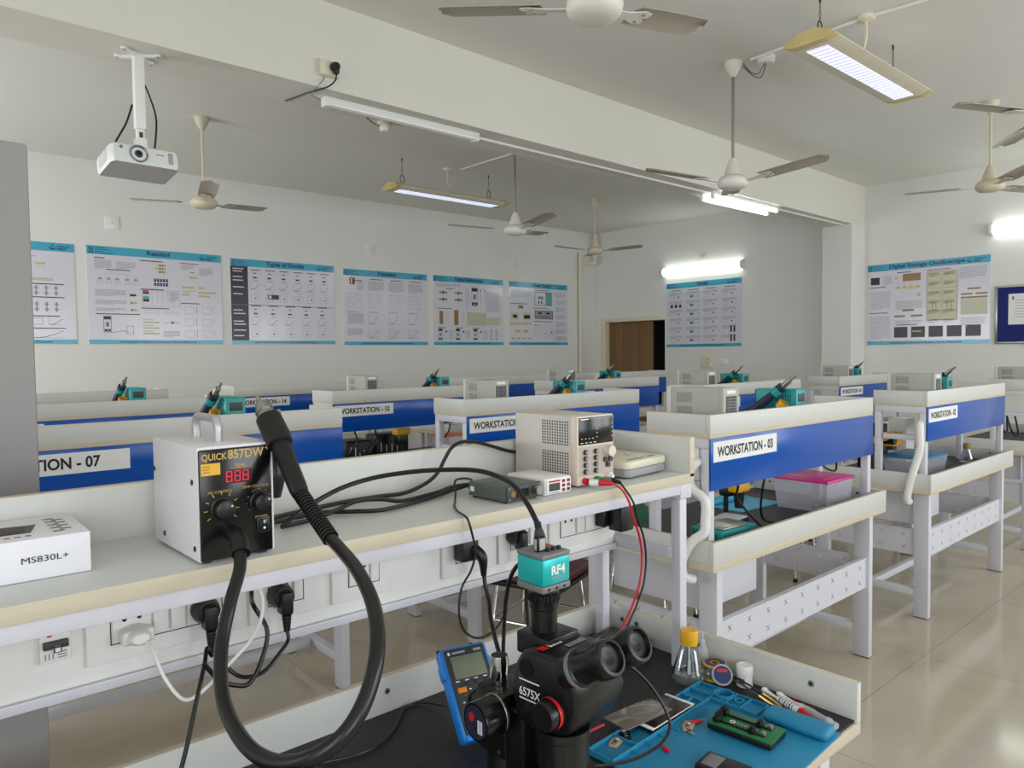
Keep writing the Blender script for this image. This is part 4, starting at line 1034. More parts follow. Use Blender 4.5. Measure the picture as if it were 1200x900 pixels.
b = B(); b.box((-.03,-.03,-.025),(.03,0,.025),BLK,.004); b.box((-.012,-.075,-.033),(.036,-.03,.036),BLK,.004); b.build('body', t)
b = B(); b.box((-.006,-.06,.036),(.006,-.045,.042),BLK,.001); b.build('pin_latch', t)

# ------------------------------------------------------------------ things on the near shelf
t = thing('instrument_carton','white carton printed MS830L+ at the left end of the near shelf','carton',(.226,1.161,SZ),radians(-1))
BOXW = mat('carton_white',(232,230,236),.45)
B().box((-.30,0,0),(0,.16,.056),BOXW,.001).build('body', t)
text('front_lettering','MS830L+',.0120,frame((-.082,-.0004,.024),(1,0,0),(0,0,1)),INK,t,bold=0.,fit=.055)
b = B(); z = .0564
b.quad([(-.165,.05,z),(-.065,.045,z),(-.052,.10,z),(-.155,.115,z)],mat('carton_print_green',(60,82,78),.5)); b.quad([(-.150,.055,z+.0003),(-.072,.052,z+.0003),(-.064,.095,z+.0003),(-.140,.105,z+.0003)],mat('carton_print_dark',(62,46,42),.5)); b.quad([(-.143,.085,z+.0005),(-.10,.085,z+.0005),(-.095,.10,z+.0005),(-.138,.102,z+.0005)],PAPER)
b.build('top_picture', t)
b = B()
for k in range(9): b.quad([(-.17+.012*k,.022,z),(-.163+.012*k,.022,z),(-.163+.012*k,.030,z),(-.17+.012*k,.030,z)],REDP)
for k in range(9): b.quad([(-.04+.010*(k%2),.03+.012*k,z),(-.026+.010*(k%2),.03+.012*k,z),(-.026+.010*(k%2),.038+.012*k,z),(-.04+.010*(k%2),.038+.012*k,z)],GREYP)
b.build('top_print', t)

# black faced hot air station
QW = mat('station_shell_white',(226,221,224),.38)
GOLD = mat('gold_print',(196,162,72),.35)
t = thing('desoldering_station','white hot air station with black front and red digits, grey carry handle on top','hot air station',(.345,1.070,SZ),radians(1))
w,d,h,z0 = .113,.205,.170,.004
b = B(); b.box((0,.004,z0),(w,d,h),QW,.0025)
for yy,zz in ((.02,.022),(.155,.022)): b.cyl((-.0012,yy,zz),(.001,yy,zz),.0042,BLK,seg=12)
b.cyl((-.0012,.025,.118),(.001,.025,.118),.0042,BLK,seg=12); b.cyl((-.0012,.198,.12),(.001,.198,.12),.004,BLK,seg=12)
b.build('shell', t)
B().box((.0015,-.0005,z0+.001),(w-.0045,.006,h-.004),BLKG,.003).build('front_panel', t)
for x in (.015,w-.015):
    for y in (.02,d-.02): B().cyl((x,y,0),(x,y,z0+.001),.008,BLK,seg=12).build('rubber_foot', t)
HG = mat('handle_grey',(188,188,190),.35,.5)
B().tube([(.052,.06,h-.001),(.052,.06,h+.022),(.052,.066,h+.031),(.052,.075,h+.034),(.052,.140,h+.034),(.052,.149,h+.031),(.052,.155,h+.022),(.052,.155,h-.001)],.0065,HG,seg=12,n=5).build('carry_handle', t)
F_ = lambda x,z: frame((x,-.0006,z),(1,0,0),(0,0,1))
text('brand_lettering','QUICK',.0135,F_(.005,h-.0195),GOLD,t,bold=.015,lift=.0003,fit=.036)
text('model_lettering','857DW',.0180,F_(.0425,h-.0195),GOLD,t,bold=.02,lift=.0003,fit=.054)
text('plus_lettering','+',.013,F_(.098,h-.013),GOLD,t,bold=.02,lift=.0003)
text('temp_lettering','TEMP',.0070,F_(.052,h-.033),GOLD,t,bold=.01,lift=.0003)
text('air_lettering','AIR CONTROL',.0055,F_(.012,h-.068),GOLD,t,bold=.0,lift=.0003)
text('temp_control_lettering','TEMP CONTROL',.0055,F_(.062,h-.066),GOLD,t,bold=.0,lift=.0003)
text('power_lettering','POWER',.0055,F_(.081,h-.113),GOLD,t,bold=.0,lift=.0003)
b = B(); b.box((.004,-.0012,h-.041),(.031,-.0003,h-.024),mat('sticker_yellow',(226,176,40),.4)); 
for k in range(3): b.box((.006,-.0014,h-.029-.004*k),(.016,-.0011,h-.0275-.004*k),BRNP)
b.build('sticker', t)
b = B(); b.box((.035,-.0012,h-.056),(.077,-.0003,h-.036),mat('display_window',(38,6,10),.2)); dsp = b.build('display_window', t)
SEG = emit('red_segments',(196,22,50),.55)
b = B()
for k in range(3):
    x = .039+.0122*k; z = h-.0535
    for a,c in (((0,0),(.009,.0015)),((0,.0072),(.009,.0087)),((0,.0144),(.009,.0159)),((0,0),(.0016,.0159)),((.0074,0),(.009,.0159))):
        b.box((x+a[0],-.0018,z+a[1]),(x+c[0],-.0011,z+c[1]),SEG)
b.build('digit_segments', dsp)
for kx,kz,kr,nm in ((.032,h-.091,.015,'air_knob'),(.088,h-.088,.0135,'temp_knob')):
    b = B(); b.lathe([(0,0),(kr*1.15,0),(kr*1.15,.003),(kr,.004),(kr*.92,.017),(kr*.8,.018),(0,.018)],BLK,Matrix.Translation((kx,0,kz)) @ Matrix.Rotation(pi/2,4,'X'),28); kn = b.build(nm, t)
    b = B(); b.cyl((kx+kr*.55,-.0188,kz+kr*.35),(kx+kr*.55,-.0178,kz+kr*.35),.0014,PAPER,seg=8); b.build('pointer_dot', kn)
    b = B()
    for k in range(9):
        a = radians(-35+k*250/8); r1 = kr*1.35; r2 = kr*(1.7 if nm == 'air_knob' else 1.45)
        ux,uz = cos(a),sin(a); b.quad([(kx+ux*r1-uz*.0006,-.0008,kz+uz*r1+ux*.0006),(kx+ux*r2-uz*.0006,-.0008,kz+uz*r2+ux*.0006),(kx+ux*r2+uz*.0006,-.0008,kz+uz*r2-ux*.0006),(kx+ux*r1+uz*.0006,-.0008,kz+uz*r1-ux*.0006)],GOLD)
    b.build('dial_marks', kn)
b = B(); b.box((.083,-.002,.034),(.103,0,.058),BLK,.001); b.box((.087,-.005,.037),(.099,-.001,.055),BLKG,.001); p = b.build('power_switch', t)
b = B(); b.box((.0922,-.0056,.049),(.0936,-.0049,.053),PAPER); b.cyl((.093,-.0056,.042),(.093,-.0049,.042),.002,PAPER,seg=10); b.build('switch_marks', p)
TW = (Matrix.Translation((.345,1.070,SZ)) @ Matrix.Rotation(radians(1),4,'Z')).inverted()
hose = [(0.388, 1.078, 1.296),(0.388, 1.052, 1.294),(0.385, 1.024, 1.284), (0.371, 0.992, 1.260), (0.345, 0.960, 1.226), (0.322, 0.930, 1.181), (0.299, 0.861, 1.149), (0.289, 0.776, 1.137), (0.294, 0.712, 1.139), (0.311, 0.664, 1.155), (0.338, 0.642, 1.178), (0.366, 0.645, 1.207), (0.391, 0.665, 1.243), (0.42, 0.721, 1.267), (0.443, 0.795, 1.285), (0.457, 0.864, 1.296), (0.463, 0.912, 1.305)]
hp = b = B(TW); b.tube(hose[2:],.0086,RUB,seg=14); b.build('air_hose', t)
b = B(TW); b.tube([(0.388,1.080,1.297),(0.388,1.058,1.297),(0.3875,1.040,1.293),(.386,1.028,1.285),(.382,1.014,1.275)],.0125,BLK,seg=16); b.build('hose_elbow', t)
b = B(TW)
A0 = Vector((0.463,0.905,1.303)); A1 = Vector((.463,.995,1.352)); A2 = Vector((.466,1.078,1.428)); A3 = Vector((.4645,1.105,1.455)); A4 = Vector((.462,1.125,1.474)); A5 = Vector((.460,1.136,1.488))
for k in range(17):
    p0 = A0.lerp(A1,k/17); p1 = A0.lerp(A1,(k+.62)/17); p2 = A0.lerp(A1,(k+1)/17); b.cyl(p0,p1,.0118,RUB,seg=14); b.cyl(p1,p2,.0100,RUB,seg=14)
b.build('ribbed_sleeve', t)
b = B(TW); b.tube([A1,A1.lerp(A2,.12),A1.lerp(A2,.6),A2],.014,BLK,seg=18,rs=[.0122,.0135,.0142,.0142],n=6); b.tube([A1.lerp(A2,.83),A1.lerp(A2,.86),A2,A3],.0205,BLK,seg=20,smooth=False,rs=[.0142,.0195,.0205,.0195]); hs = b.build('handpiece', t)
b = B(TW); b.tube([A3,A3.lerp(A4,.55),A3.lerp(A4,.56),A4],.0125,METAL,seg=18,smooth=False,rs=[.0135,.0130,.0110,.0108]); b.tube([A4,A5],.004,METAL,seg=12,smooth=False,rs=[.0042,.0032]); b.tube([A3.lerp(A4,.45),A3.lerp(A4,.60)],.0148,METAL,seg=18,smooth=False); b.cyl(A3.lerp(A4,.5)+Vector((.012,-.004,-.002)),A3.lerp(A4,.5)+Vector((.022,-.008,0)),.004,METAL,seg=10); b.build('nozzle', hs)
b = B(TW); b.tube([(.463,1.10,1.335),(.466,1.095,1.37),(.468,1.10,1.41)],.014,BLK,seg=12,rs=[.016,.019,.014]); b.build('handpiece_rest', t)

# video converter, charger, power supply, scale case
GUN = mat('gunmetal',(98,106,98),.4,.25)
t = thing('video_converter','gunmetal extruded video converter box with silver knob on the near shelf','converter box',(.942,1.092,SZ),radians(3))
b = B(); b.box((0,.004,.004),(.098,.116,.034),GUN,.002); b.box((-.001,.004,.017),(0,.116,.021),GUN); b.box((-.001,.004,.006),(.0,.116,.008),GUN); b.build('body', t)
b = B(); b.box((0,0,.004),(.098,.004,.034),DGREY,.001)
for x in (.006,.092):
    for z in (.008,.030): b.cyl((x,-.001,z),(x,.001,z),.0022,METAL,seg=10)
b.build('front_plate', t)
b = B(); b.box((.026,-.001,.010),(.060,.0005,.026),BLKG); b.build('window', t); b = B(); b.cyl((.079,0,.020),(.079,-.014,.020),.009,METAL,seg=20); b.build('knob', t); b = B(); b.cyl((.016,-.0015,.018),(.016,.0005,.018),.006,BRNP,seg=14); b.build('port', t)
for x in (.01,.088):
    for y in (.014,.106): B().cyl((x,y,0),(x,y,.005),.006,BLK,seg=10).build('rubber_foot', t)
b = B(); b.box((-.0015,.098,.014),(-.0009,.110,.024),PAPER); b.build('side_label', t)
t = thing('charging_station','white six-port charger with small grey screen beside the power supply','charger',(1.052,1.097,SZ),radians(1))
B().box((0,.002,.0),(.080,.122,.036),WHP,.004).build('shell', t)
b = B(); b.box((.004,-.0005,.003),(.077,.003,.033),WHP,.001); b.build('front_plate', t)
b = B(); b.box((.010,-.0014,.009),(.042,-.0003,.025),DGREY); b.build('screen', t)
b = B()
for i in range(2):
    for j in range(3): b.box((.049+.015*i,-.0014,.005+.0095*j),(.058+.015*i,-.0003,.0115+.0095*j),REDP if (i,j) != (1,0) else DGREY); b.box((.0505+.015*i,-.0018,.0075+.0095*j),(.0565+.015*i,-.0012,.009+.0095*j),BLK)
b.build('ports', t)
b = B(); b.box((.009,-.0014,.0275),(.043,-.0003,.031),REDP); b.box((.009,-.0014,.004),(.04,-.0003,.006),LINE); b.build('print', t)

t = thing('bench_power_supply','beige bench power supply with black display on the near shelf','power supply',(1.166,1.114,SZ),0)
PB = mat('supply_shell',(206,198,190),.45); PBF = mat('supply_front',(222,208,194),.42); PBG = mat('supply_keys_field',(186,174,158),.45)
w,d,h = .122,.206,.158
b = B(); b.box((.001,.02,.006),(w-.001,d,h),PB,.002)
for zz,n in ((.022,9),(.092,9)):
    vents(b,.0006,.028,zz,11,n,.0080,.0063,.0040,BLK)
b.build('casing', t)
B().box((0,0,.004),(w,.021,h+.001),PBF,.004).build('front_bezel', t)
b = B(); b.box((.004,-.001,.094),(w-.004,.002,h-.003),BLKG,.001); dsp = b.build('display', t)
b = B()
for k in range(4): b.box((.012+.012*k,-.0016,.107),(.016+.012*k,-.0009,.1085),PAPER)
for k in range(3): b.box((.062,-.0016,.109+.009*k),(.065,-.0009,.111+.009*k),PAPER)
b.box((.010,-.0016,.150),(.036,-.0009,.1525),PAPER); b.box((.04,-.0016,.151),(.116,-.0009,.1522),LINE)
for k in range(4): b.box((.112,-.0016,.108+.010*k),(.116,-.0009,.109+.010*k),PAPER); b.box((.010+.014*k,-.0016,.098),(.018+.014*k,-.0009,.0995),PAPER)
b.build('display_marks', dsp)
b = B(); b.box((.004,-.0008,.024),(w-.004,.001,.091),PBG); b.build('control_field', t)
for i in range(2):
    for j in range(4):
        b = B(); x = .024+.034*i; z = .078-.0145*j; b.cyl((x,-.0005,z),(x,-.007,z),.0058,DGREY,seg=14); b.cyl((x,-.007,z),(x,-.0085,z),.0042,LINE,seg=12); b.build('push_button', t)
b = B(); b.cyl((.098,0,.076),(.098,-.017,.076),.0135,PBF,r1=.012,seg=24); b.build('dial_knob', t)
for x,z in ((.090,.056),(.106,.056),(.098,.044)): b = B(); b.cyl((x,-.0005,z),(x,-.006,z),.006,DGREY,seg=14); b.build('push_button', t)
for x,z,m in ((.022,.014,RED),(.060,.014,mat('green_post',(60,150,80),.4)),(.098,.018,WHP)):
    b = B(); b.cyl((x,0,z),(x,-.012,z),.0075,m,seg=16); b.cyl((x,-.012,z),(x,-.018,z),.005,m,seg=14); b.build('terminal', t)
for x in (.012,w-.012):
    for y in (.03,d-.02): B().cyl((x,y,0),(x,y,.007),.007,BLK,seg=10).build('rubber_foot', t)
t = thing('test_lead','red lead with white and red plug, dropping from the near power supply','test lead')
b = B(); b.cyl((1.186,1.096,1.266),(1.196,1.078,1.266),.0075,WHP,seg=14); b.cyl((1.196,1.078,1.266),(1.216,1.056,1.265),.0072,RED,r1=.005,seg=14); b.build('plug', t)
RP = [(1.216,1.056,1.265),(1.228,1.040,1.252),(1.240,1.030,1.225),(1.252,1.03,1.192),(1.276,1.03,1.14),(1.284,1.03,1.09),(1.270,1.025,1.041),(1.240,1.02,1.0),(1.205,1.01,.978),(1.16,1.01,.93),(1.09,1.02,.87),(1.02,1.02,.80),(.98,1.0,.7775)]
b = B(); b.tube(RP,.0026,RED,seg=8); b.build('lead', t)
t = thing('test_lead','black lead hanging beside the red one from the near power supply','test lead')
b = B(); b.cyl((1.230,1.096,1.268),(1.234,1.072,1.268),.006,METAL,seg=12); b.cyl((1.234,1.072,1.268),(1.238,1.052,1.264),.006,BLK,r1=.004,seg=12); b.build('plug', t)
b = B(); b.tube([(1.238,1.052,1.264)]+[(x+.006,y-.0065,z) for x,y,z in RP[2:]],.0024,BLK,seg=8); b.build('lead', t)
t = thing('scale_case','cream flat instrument with grey base at the right end of the near shelf','instrument',(1.405,1.205,SZ),radians(6))
SCL = mat('scale_top',(216,212,190),.42); SCB = mat('scale_base',(150,152,152),.5)
b = B(); b.prism([(-.075,-.09),(.075,-.09),(.085,-.08),(.085,.09),(.075,.10),(-.075,.10),(-.085,.09),(-.085,-.08)],.004,.022,SCB,bev=.002); b.build('base', t)
b = B(); b.prism([(-.078,-.092),(.078,-.092),(.088,-.082),(.088,.092),(.078,.102),(-.078,.102),(-.088,.092),(-.088,-.082)],.022,.042,SCL,bev=.006); b.build('cover', t)
b = B()
for k in range(10): b.box((-.06+.012*k,-.075,.0422),(-.052+.012*k,-.069,.0426),DGREY) if k not in (6,) else None
for k in range(5): b.box((-.06+.02*k,-.03+.02*(k%3),.0422),(-.05+.02*k,-.027+.02*(k%3),.0426),DGREY)
b.build('print', t)
for x in (-.06,.06):
    for y in (-.07,.08): B().cyl((x,y,0),(x,y,.005),.007,BLK,seg=10).build('rubber_foot', t)
# cables lying on the near shelf
def cable(label, pts, r, m=BLK, name='power_cable', n=8): return tag(B().tube(pts,r,m,seg=8,n=n).build(name), label, 'cable')
t = thing('video_cable','thick black video cable arching over the shelf to the camera cube','cable')
b = B(); b.tube([(.515,1.180,1.264),(.537,1.172,1.282),(0.565, 1.172, 1.296), (0.62, 1.165, 1.318), (0.674, 1.145, 1.332), (0.72, 1.105, 1.341), (0.754, 1.062, 1.346), (0.780, 1.0, 1.350), (0.784, 0.945, 1.348), (0.778, 0.886, 1.338), (0.768, 0.842, 1.315), (0.760, 0.818, 1.300),(.757,.808,1.292)],.0043,RUB,seg=10); b.build('cord', t)
b = B(); b.tube([(.757,.808,1.294),(.755,.803,1.284)],.0055,BLK,seg=12,smooth=False); b.tube([(.755,.803,1.284),(.753,.799,1.274)],.008,DGREY,seg=14,smooth=False,rs=[.0065,.009]); b.box((.744,.793,1.252),(.762,.805,1.275),PSUG,.003); b.build('connector', t)
cable('black power cord looping up to the rear of the near power supply',[(0.50, 1.27, 1.2575), (0.60, 1.300, 1.2575), (0.704, 1.322, 1.2575), (0.787, 1.324, 1.2575),(0.845,1.312,1.259),(.89,1.30,1.275),(.918,1.295,1.295),(.935,1.29,1.325),(.950,1.285,1.348),(.98,1.29,1.357),(1.03,1.305,1.352),(1.09,1.318,1.336),(1.15,1.3275,1.318),(1.19,1.3285,1.310)],.0043)
cable('flat black cord along the back of the near shelf to the video converter',[(0.52,1.245,1.2575),(0.619, 1.262, 1.2575), (0.674, 1.232, 1.2575), (0.729, 1.203, 1.2575), (0.849, 1.232, 1.2575), (0.935, 1.262, 1.2600), (.975,1.258,1.266),(.978,1.235,1.268),(.98,1.213,1.268)],.0043)
cable('second flat black cord crossing the near shelf behind the video converter',[(0.525,1.205,1.2575),(0.59, 1.222, 1.2575), (.64,1.225,1.266),(.69,1.235,1.275),(.75,1.245,1.268),(.80,1.250,1.2575),(0.90, 1.275, 1.2575), (0.955, 1.302, 1.2575), (1.0,1.305,1.2575),(1.02,1.28,1.2575),(1.015,1.24,1.262),(1.01,1.213,1.264)],.0043)
cable('thin black wire falling from the converter over the shelf front',[(0.965, 1.220, 1.262),(.955,1.225,1.285),(.915,1.225,1.288),(0.895, 1.20, 1.268), (0.875, 1.175, 1.2555), (0.851, 1.145, 1.2555), (0.825, 1.10, 1.2555), (0.813, 1.066, 1.2555),(.812,1.051,1.248),(0.822, 1.05, 1.214), (0.832, 1.055, 1.187), (0.824, 1.06, 1.152), (0.801, 1.06, 1.122), (0.795, 1.06, 1.076), (0.808, 1.06, 1.041), (0.838, 1.06, 1.021), (0.875, 1.06, 1.024), (0.901, 1.06, 1.047),(.92,1.07,1.075)],.0022)

# ------------------------------------------------------------------ stereo microscope
t = thing('stereo_microscope','black stereo microscope marked 6575X with red ringed knobs on the near desk','microscope')
SCP = mat('scope_black',(15,15,16),.34); SCG = mat('scope_gloss_black',(12,12,14),.2)
B().box((.60,.70,DZ),(.86,.96,DZ+.016),SCP,.006).build('stand_base', t)
b = B(); b.cyl((.7385,.880,DZ+.016),(.7385,.880,1.03),.0125,CHROME,seg=24); b.build('stand_pillar', t)
b = B(); b.lathe([(0,0),(.0145,0),(.0158,.003),(.0150,.036),(.0130,.0465),(0,.048)],CHROME,Matrix.Translation((.7385,.880,1.026)),28,mm=[CHROME,CHROME,CHROME,CHROME,SCP]); b.build('pillar_cap', t)
b = B(); b.cyl((.7385,.880,.868),(.7385,.880,.882),.022,RED,seg=24); b.cyl((.7385,.880,.882),(.7385,.880,.93),.022,SCP,seg=24); b.build('stop_collar', t)
b = B(); b.box((.712,.838,.925),(.776,.908,1.027),SCP,.004); b.box((.716,.800,.905),(.782,.842,1.010),SCP,.004); b.box((.735,.770,.915),(.782,.802,1.006),SCP,.004)
for x,y,z in ((.712,.852,1.01),(.712,.852,.935),(.735,.80,.99),(.735,.78,.965)): b.cyl((x-.0015,y,z),(x+.001,y,z),.0035,METAL,seg=10)
b.build('focus_block', t)
b = B(); b.lathe([(0,0),(.0285,0),(.0295,.002),(.0295,.038),(.031,.040),(.031,.044),(.027,.046),(.012,.046),(.012,.056)],SCG,Matrix.Translation((.659,.842,1.004)) @ Matrix.Rotation(pi/2,4,'Y'),36); fk = b.build('focus_knob', t)
b = B(); b.cyl((.6584,.842,1.004),(.6589,.842,1.004),.025,NAVY,seg=28); b.cyl((.6578,.851,1.010),(.6584,.851,1.010),.0065,RED,seg=16)
for k in range(3): b.box((.6578,.826+.004*k,.990),(.6584,.828+.004*k,1.010),PAPER)
b.build('knob_badge', fk)
b = B(); b.lathe([(.0303,.036),(.0312,.037),(.0312,.039),(.0303,.04)],METAL,Matrix.Translation((.659,.842,1.004)) @ Matrix.Rotation(pi/2,4,'Y'),36); b.build('knob_ring', fk)
# head: side profile (y,z) extruded along x, generously rounded
HR = Matrix.Translation((.766,.800,0)) @ Matrix.Rotation(radians(4),4,'Z') @ Matrix.Translation((-.766,-.800,0))
prof = [(.812,1.012),(.815,1.055),(.811,1.094),(.798,1.114),(.780,1.121),(.725,1.120),(.700,1.108),(.690,1.086),(.688,1.056),(.700,1.026),(.716,1.012),(.760,1.004),(.795,1.004)]
MH = Matrix(((0,0,1,0),(1,0,0,0),(0,1,0,0),(0,0,0,1)))
b = B(HR); b.prism(prof,.706,.812,SCP,MH,bev=.014); b.build('head', t, ang=50)
b = B(HR); b.box((.732,.764,1.095),(.802,.832,1.129),SCP,.004); b.build('photo_port', t)
b = B(); b.lathe([(.0205,0),(.0205,.034),(.0225,.036),(.0225,.046),(.0235,.048),(.0235,.058),(.0215,.060),(.0215,.066),(0,.066)],SCP,Matrix.Translation((.766,.805,1.1275)),30)
for k in range(24):
    a = 2*pi*k/24; b.box((-.0012,-.0012,.0),(.0012,.0012,.011),SCP,M=Matrix.Translation((.766+.0237*cos(a),.805+.0237*sin(a),1.175)))
b.build('photo_tube', t)
for X,nm in ((.726,'eyepiece'),(.790,'eyepiece')):
    dirv = Vector((0.0,-.866,.50)).normalized(); P0 = Vector((X,.702,1.109))
    M = HR @ Matrix.Translation(P0) @ dirv.to_track_quat('Z','Y').to_matrix().to_4x4()
    b = B(); b.lathe([(.026,-.022),(.027,-.004),(.0265,.006),(.0235,.008),(.0225,.012),(.0215,.034),(.0215,.037),(.0255,.040),(.0265,.046),(.0265,.060),(.0245,.066),(.0205,.067),(.0185,.060),(0,.058)],SCP,M,36); e_ = b.build(nm, t)
    b = B(); b.lathe([(0,.0592),(.0145,.0590),(.0175,.0606)],mat('lens_glass_dark',(26,16,16),.3,spec=.25) if 'lens_glass_dark' not in MATS else MATS['lens_glass_dark'],M,28); b.build('eye_lens', e_)
    b = B(); b.lathe([(.0273,-.003),(.0278,-.001),(.0278,.003),(.0270,.005)],GREYP,M,36); b.build('diopter_ring', e_)
b = B(HR); b.box((.719,.690,1.07),(.811,.74,1.115),SCP,.012,seg=3); b.build('eyepiece_bridge', t)
for sx,x in ((-1,.702),(1,.812)):
    Mk = HR @ Matrix.Translation((x,.728,1.048)) @ Matrix.Rotation(-sx*-pi/2 if sx > 0 else -pi/2,4,'Y')
    b = B(); b.lathe([(.020,-.004),(.0215,.002),(.0215,.006)],SCP,Mk,28); b.lathe([(.0222,.006),(.0226,.008),(.0222,.012)],RED,Mk,28); b.lathe([(.0205,.012),(.0205,.024),(.019,.0265),(0,.0265)],SCP,Mk,28)
    for dx in (-.009,.009): b.cyl(Mk @ Vector((0,dx,.0262)),Mk @ Vector((0,dx,.0272)),.003,BLK,seg=10)
    b.build('zoom_knob', t)
b = B(); b.lathe([(0,1.004),(.040,1.004),(.040,.992),(.0385,.990),(.0385,.948),(.036,.945),(.034,.925),(.031,.92),(0,.92)],SCP,Matrix.Translation((.752,.752,0)),40); b.build('zoom_barrel', t)
b = B(); b.lathe([(.0345,.942),(.047,.940),(.048,.934),(.048,.918),(.046,.914),(.0345,.914)],SCG,Matrix.Translation((.752,.752,0)),40); rg = b.build('ring_light', t)
b = B(); b.cyl((.700,.765,.930),(.675,.772,.930),.003,METAL,seg=10); b.cyl((.686,.769,.930),(.672,.773,.930),.0055,METAL,seg=14); b.build('thumb_screw', rg)
# lettering on the left side of the head and top
Ms = HR @ frame((.7058,.800,1.050),(0,-1,0),(0,0,1))
b = B()
for z in (.022,-.006): b.quad([Ms @ Vector(p) for p in ((0,z,.0004),(.040,z,.0004),(.040,z+.0022,.0004),(0,z+.0022,.0004))],PAPER)
b.build('label_bars', t)
text('model_lettering','6575X',.0175,Ms,PAPER,t,bold=.02,lift=.0005,fit=.042)
b = B(HR); b.cyl((.7058,.786,1.092),(.7042,.786,1.092),.013,SCP,seg=24); b.build('side_boss', t)
b = B(HR); zt = 1.1226
b.quad([(.712,.772,zt),(.727,.772,zt),(.727,.758,zt),(.712,.758,zt)],RED)
for k in range(4): b.quad([(.731+.007*k,.771,zt),(.736+.007*k,.771,zt),(.736+.007*k,.759,zt),(.731+.007*k,.759,zt)],PAPER)
for k in range(6): b.quad([(.752+.007*k,.752,zt-.001),(.757+.007*k,.752,zt-.001),(.757+.007*k,.742,zt-.001),(.752+.007*k,.742,zt-.001)],LINE)
b.build('badge_print', t)
# turquoise camera on the photo tube
t = thing('microscope_camera','turquoise camera cube marked RF4 on top of the microscope','camera')
TQ = mat('turquoise_anodised',(28,184,182),.3,.25)
x0,y0,z0,z1,s_ = .737,.776,1.194,1.251,.058
B().box((x0,y0,z0+.010),(x0+s_,y0+s_,z1-.006),TQ,.004).build('body', t)
b = B(); b.box((x0-.0005,y0-.0005,z0),(x0+s_+.0005,y0+s_+.0005,z0+.0105),GREYP,.0025)
for k in range(3): b.cyl((x0+.012+.016*k,y0-.0012,z0+.005),(x0+.012+.016*k,y0,z0+.005),.0022,BLK,seg=10)
b.build('bottom_plate', t)
b = B(); b.box((x0-.0005,y0-.0005,z1-.0065),(x0+s_+.0005,y0+s_+.0005,z1+.001),GREYP,.0025); b.build('top_plate', t)
for k in range(3):
    b = B(); b.cyl((x0+.024+.0115*k,y0+.014,z1),(x0+.024+.0115*k,y0+.014,z1+.006),.0036,BLK,seg=14); b.build('top_button', t)
b = B(); b.box((x0+.038,y0+.03,z1+.001),(x0+.052,y0+.042,z1+.0016),REDP); b.box((x0+.022,y0+.036,z1+.001),(x0+.033,y0+.048,z1+.0022),TQ,.0005); b.build('top_label', t)
text('logo_lettering','RF4',.0185,frame((x0+.017,y0-.0001,z0+.026),(1,0,0),(0,0,1)),PAPER,t,bold=.035,sx=1.0,lift=.0004)
b = B(); 
for k in range(2): b.quad([(x0+.018,y0-.0004,z0+.022-.003*k),(x0+.048,y0-.0004,z0+.022-.003*k),(x0+.048,y0-.0004,z0+.0235-.003*k),(x0+.018,y0-.0004,z0+.0235-.003*k)],LINE)
b.build('logo_print', t)
tag(B().tube([(.775,.836,1.225),(.782,.86,1.222),(.79,.90,1.195),(.80,.93,1.15),(.80,.94,1.08),(.79,.93,1.0),(.78,.90,.90),(.775,.87,.83),(.77,.85,.79)],.0036,BLK,seg=8).build('camera_cable'),'black cable from the rear of the camera cube down behind the microscope','cable')
tag(B().tube([(.835,.800,1.03),(.87,.82,1.045),(.93,.822,1.035),(.98,.816,1.005),(1.02,.805,.964),(1.039,.786,.923),(1.038,.772,.894),(1.011,.768,.875),(.958,.774,.867),(.89,.781,.877),(.827,.771,.903),(.802,.764,.925)],.0028,BLK,seg=8).build('ring_light_cable'),'thin black cable looping from the microscope head above the blue mat','cable')

# ------------------------------------------------------------------ multimeter
MB_ = mat('meter_blue',(30,136,226),.4); MK = mat('meter_face',(52,54,58),.45)
t = thing('multimeter','blue multimeter leaning back on its stand at the near desk rail','multimeter',(.898,1.104,DZ+.0265),radians(-13))
T = Matrix.Rotation(radians(-42),4,'X') @ Matrix.Diagonal((1.22,1,1.06,1))
b = B(T); b.box((-.044,0,0),(.044,.036,.178),MB_,.009,seg=3); b.box((-.047,.004,.118),(.047,.032,.150),MB_,.006); b.box((-.040,-.003,.0),(.040,.03,.012),MB_,.005); b.build('holster', t)
b = B(T); b.box((-.038,-.003,.010),(.038,.004,.172),MK,.004); b.build('face', t)
b = B(T); b.box((-.030,-.0042,.112),(.030,-.002,.156),mat('lcd',(118,124,104),.25),.001); b.build('lcd_screen', t)
b = B(T); b.lathe([(0,0),(.024,0),(.024,.004),(.021,.009),(0,.009)],BLK,Matrix.Translation((0.004,-.003,.062)) @ Matrix.Rotation(pi/2,4,'X'),28); b.box((-.018,-.015,.058),(.026,-.011,.066),BLK,.003); b.build('selector_dial', t)
for k in range(4):
    b = B(T); b.box((-.031+.017*k,-.0055,.098),(-.020+.017*k,-.002,.105),MK if k else mat('orange_key',(232,132,34),.4),.001) if k else b.box((-.032,-.0055,.086),(-.016,-.002,.096),MATS['orange_key'] if 'orange_key' in MATS else mat('orange_key',(232,132,34),.4),.001); b.build('key', t)
b = B(T)
for k in range(9):
    a = radians(-20+k*27); b.box((.004+.031*cos(a)-.002,-.0036,.062+.031*sin(a)-.001),(.004+.031*cos(a)+.002,-.0029,.062+.031*sin(a)+.001),PAPER if k%3 else BRNP)
for k in range(4): b.box((-.031+.017*k,-.0036,.107),(-.024+.017*k,-.0029,.109),PAPER)
b.box((-.032,-.0036,.160),(-.028,-.0029,.166),PAPER); b.box((-.024,-.0036,.161),(.0,-.0029,.165),LINE); b.box((.016,-.0036,.160),(.03,-.0029,.165),LINE); b.box((-.028,-.0036,.034),(-.016,-.0029,.040),PAPER); b.box((-.004,-.0036,.034),(.022,-.0029,.037),BRNP)
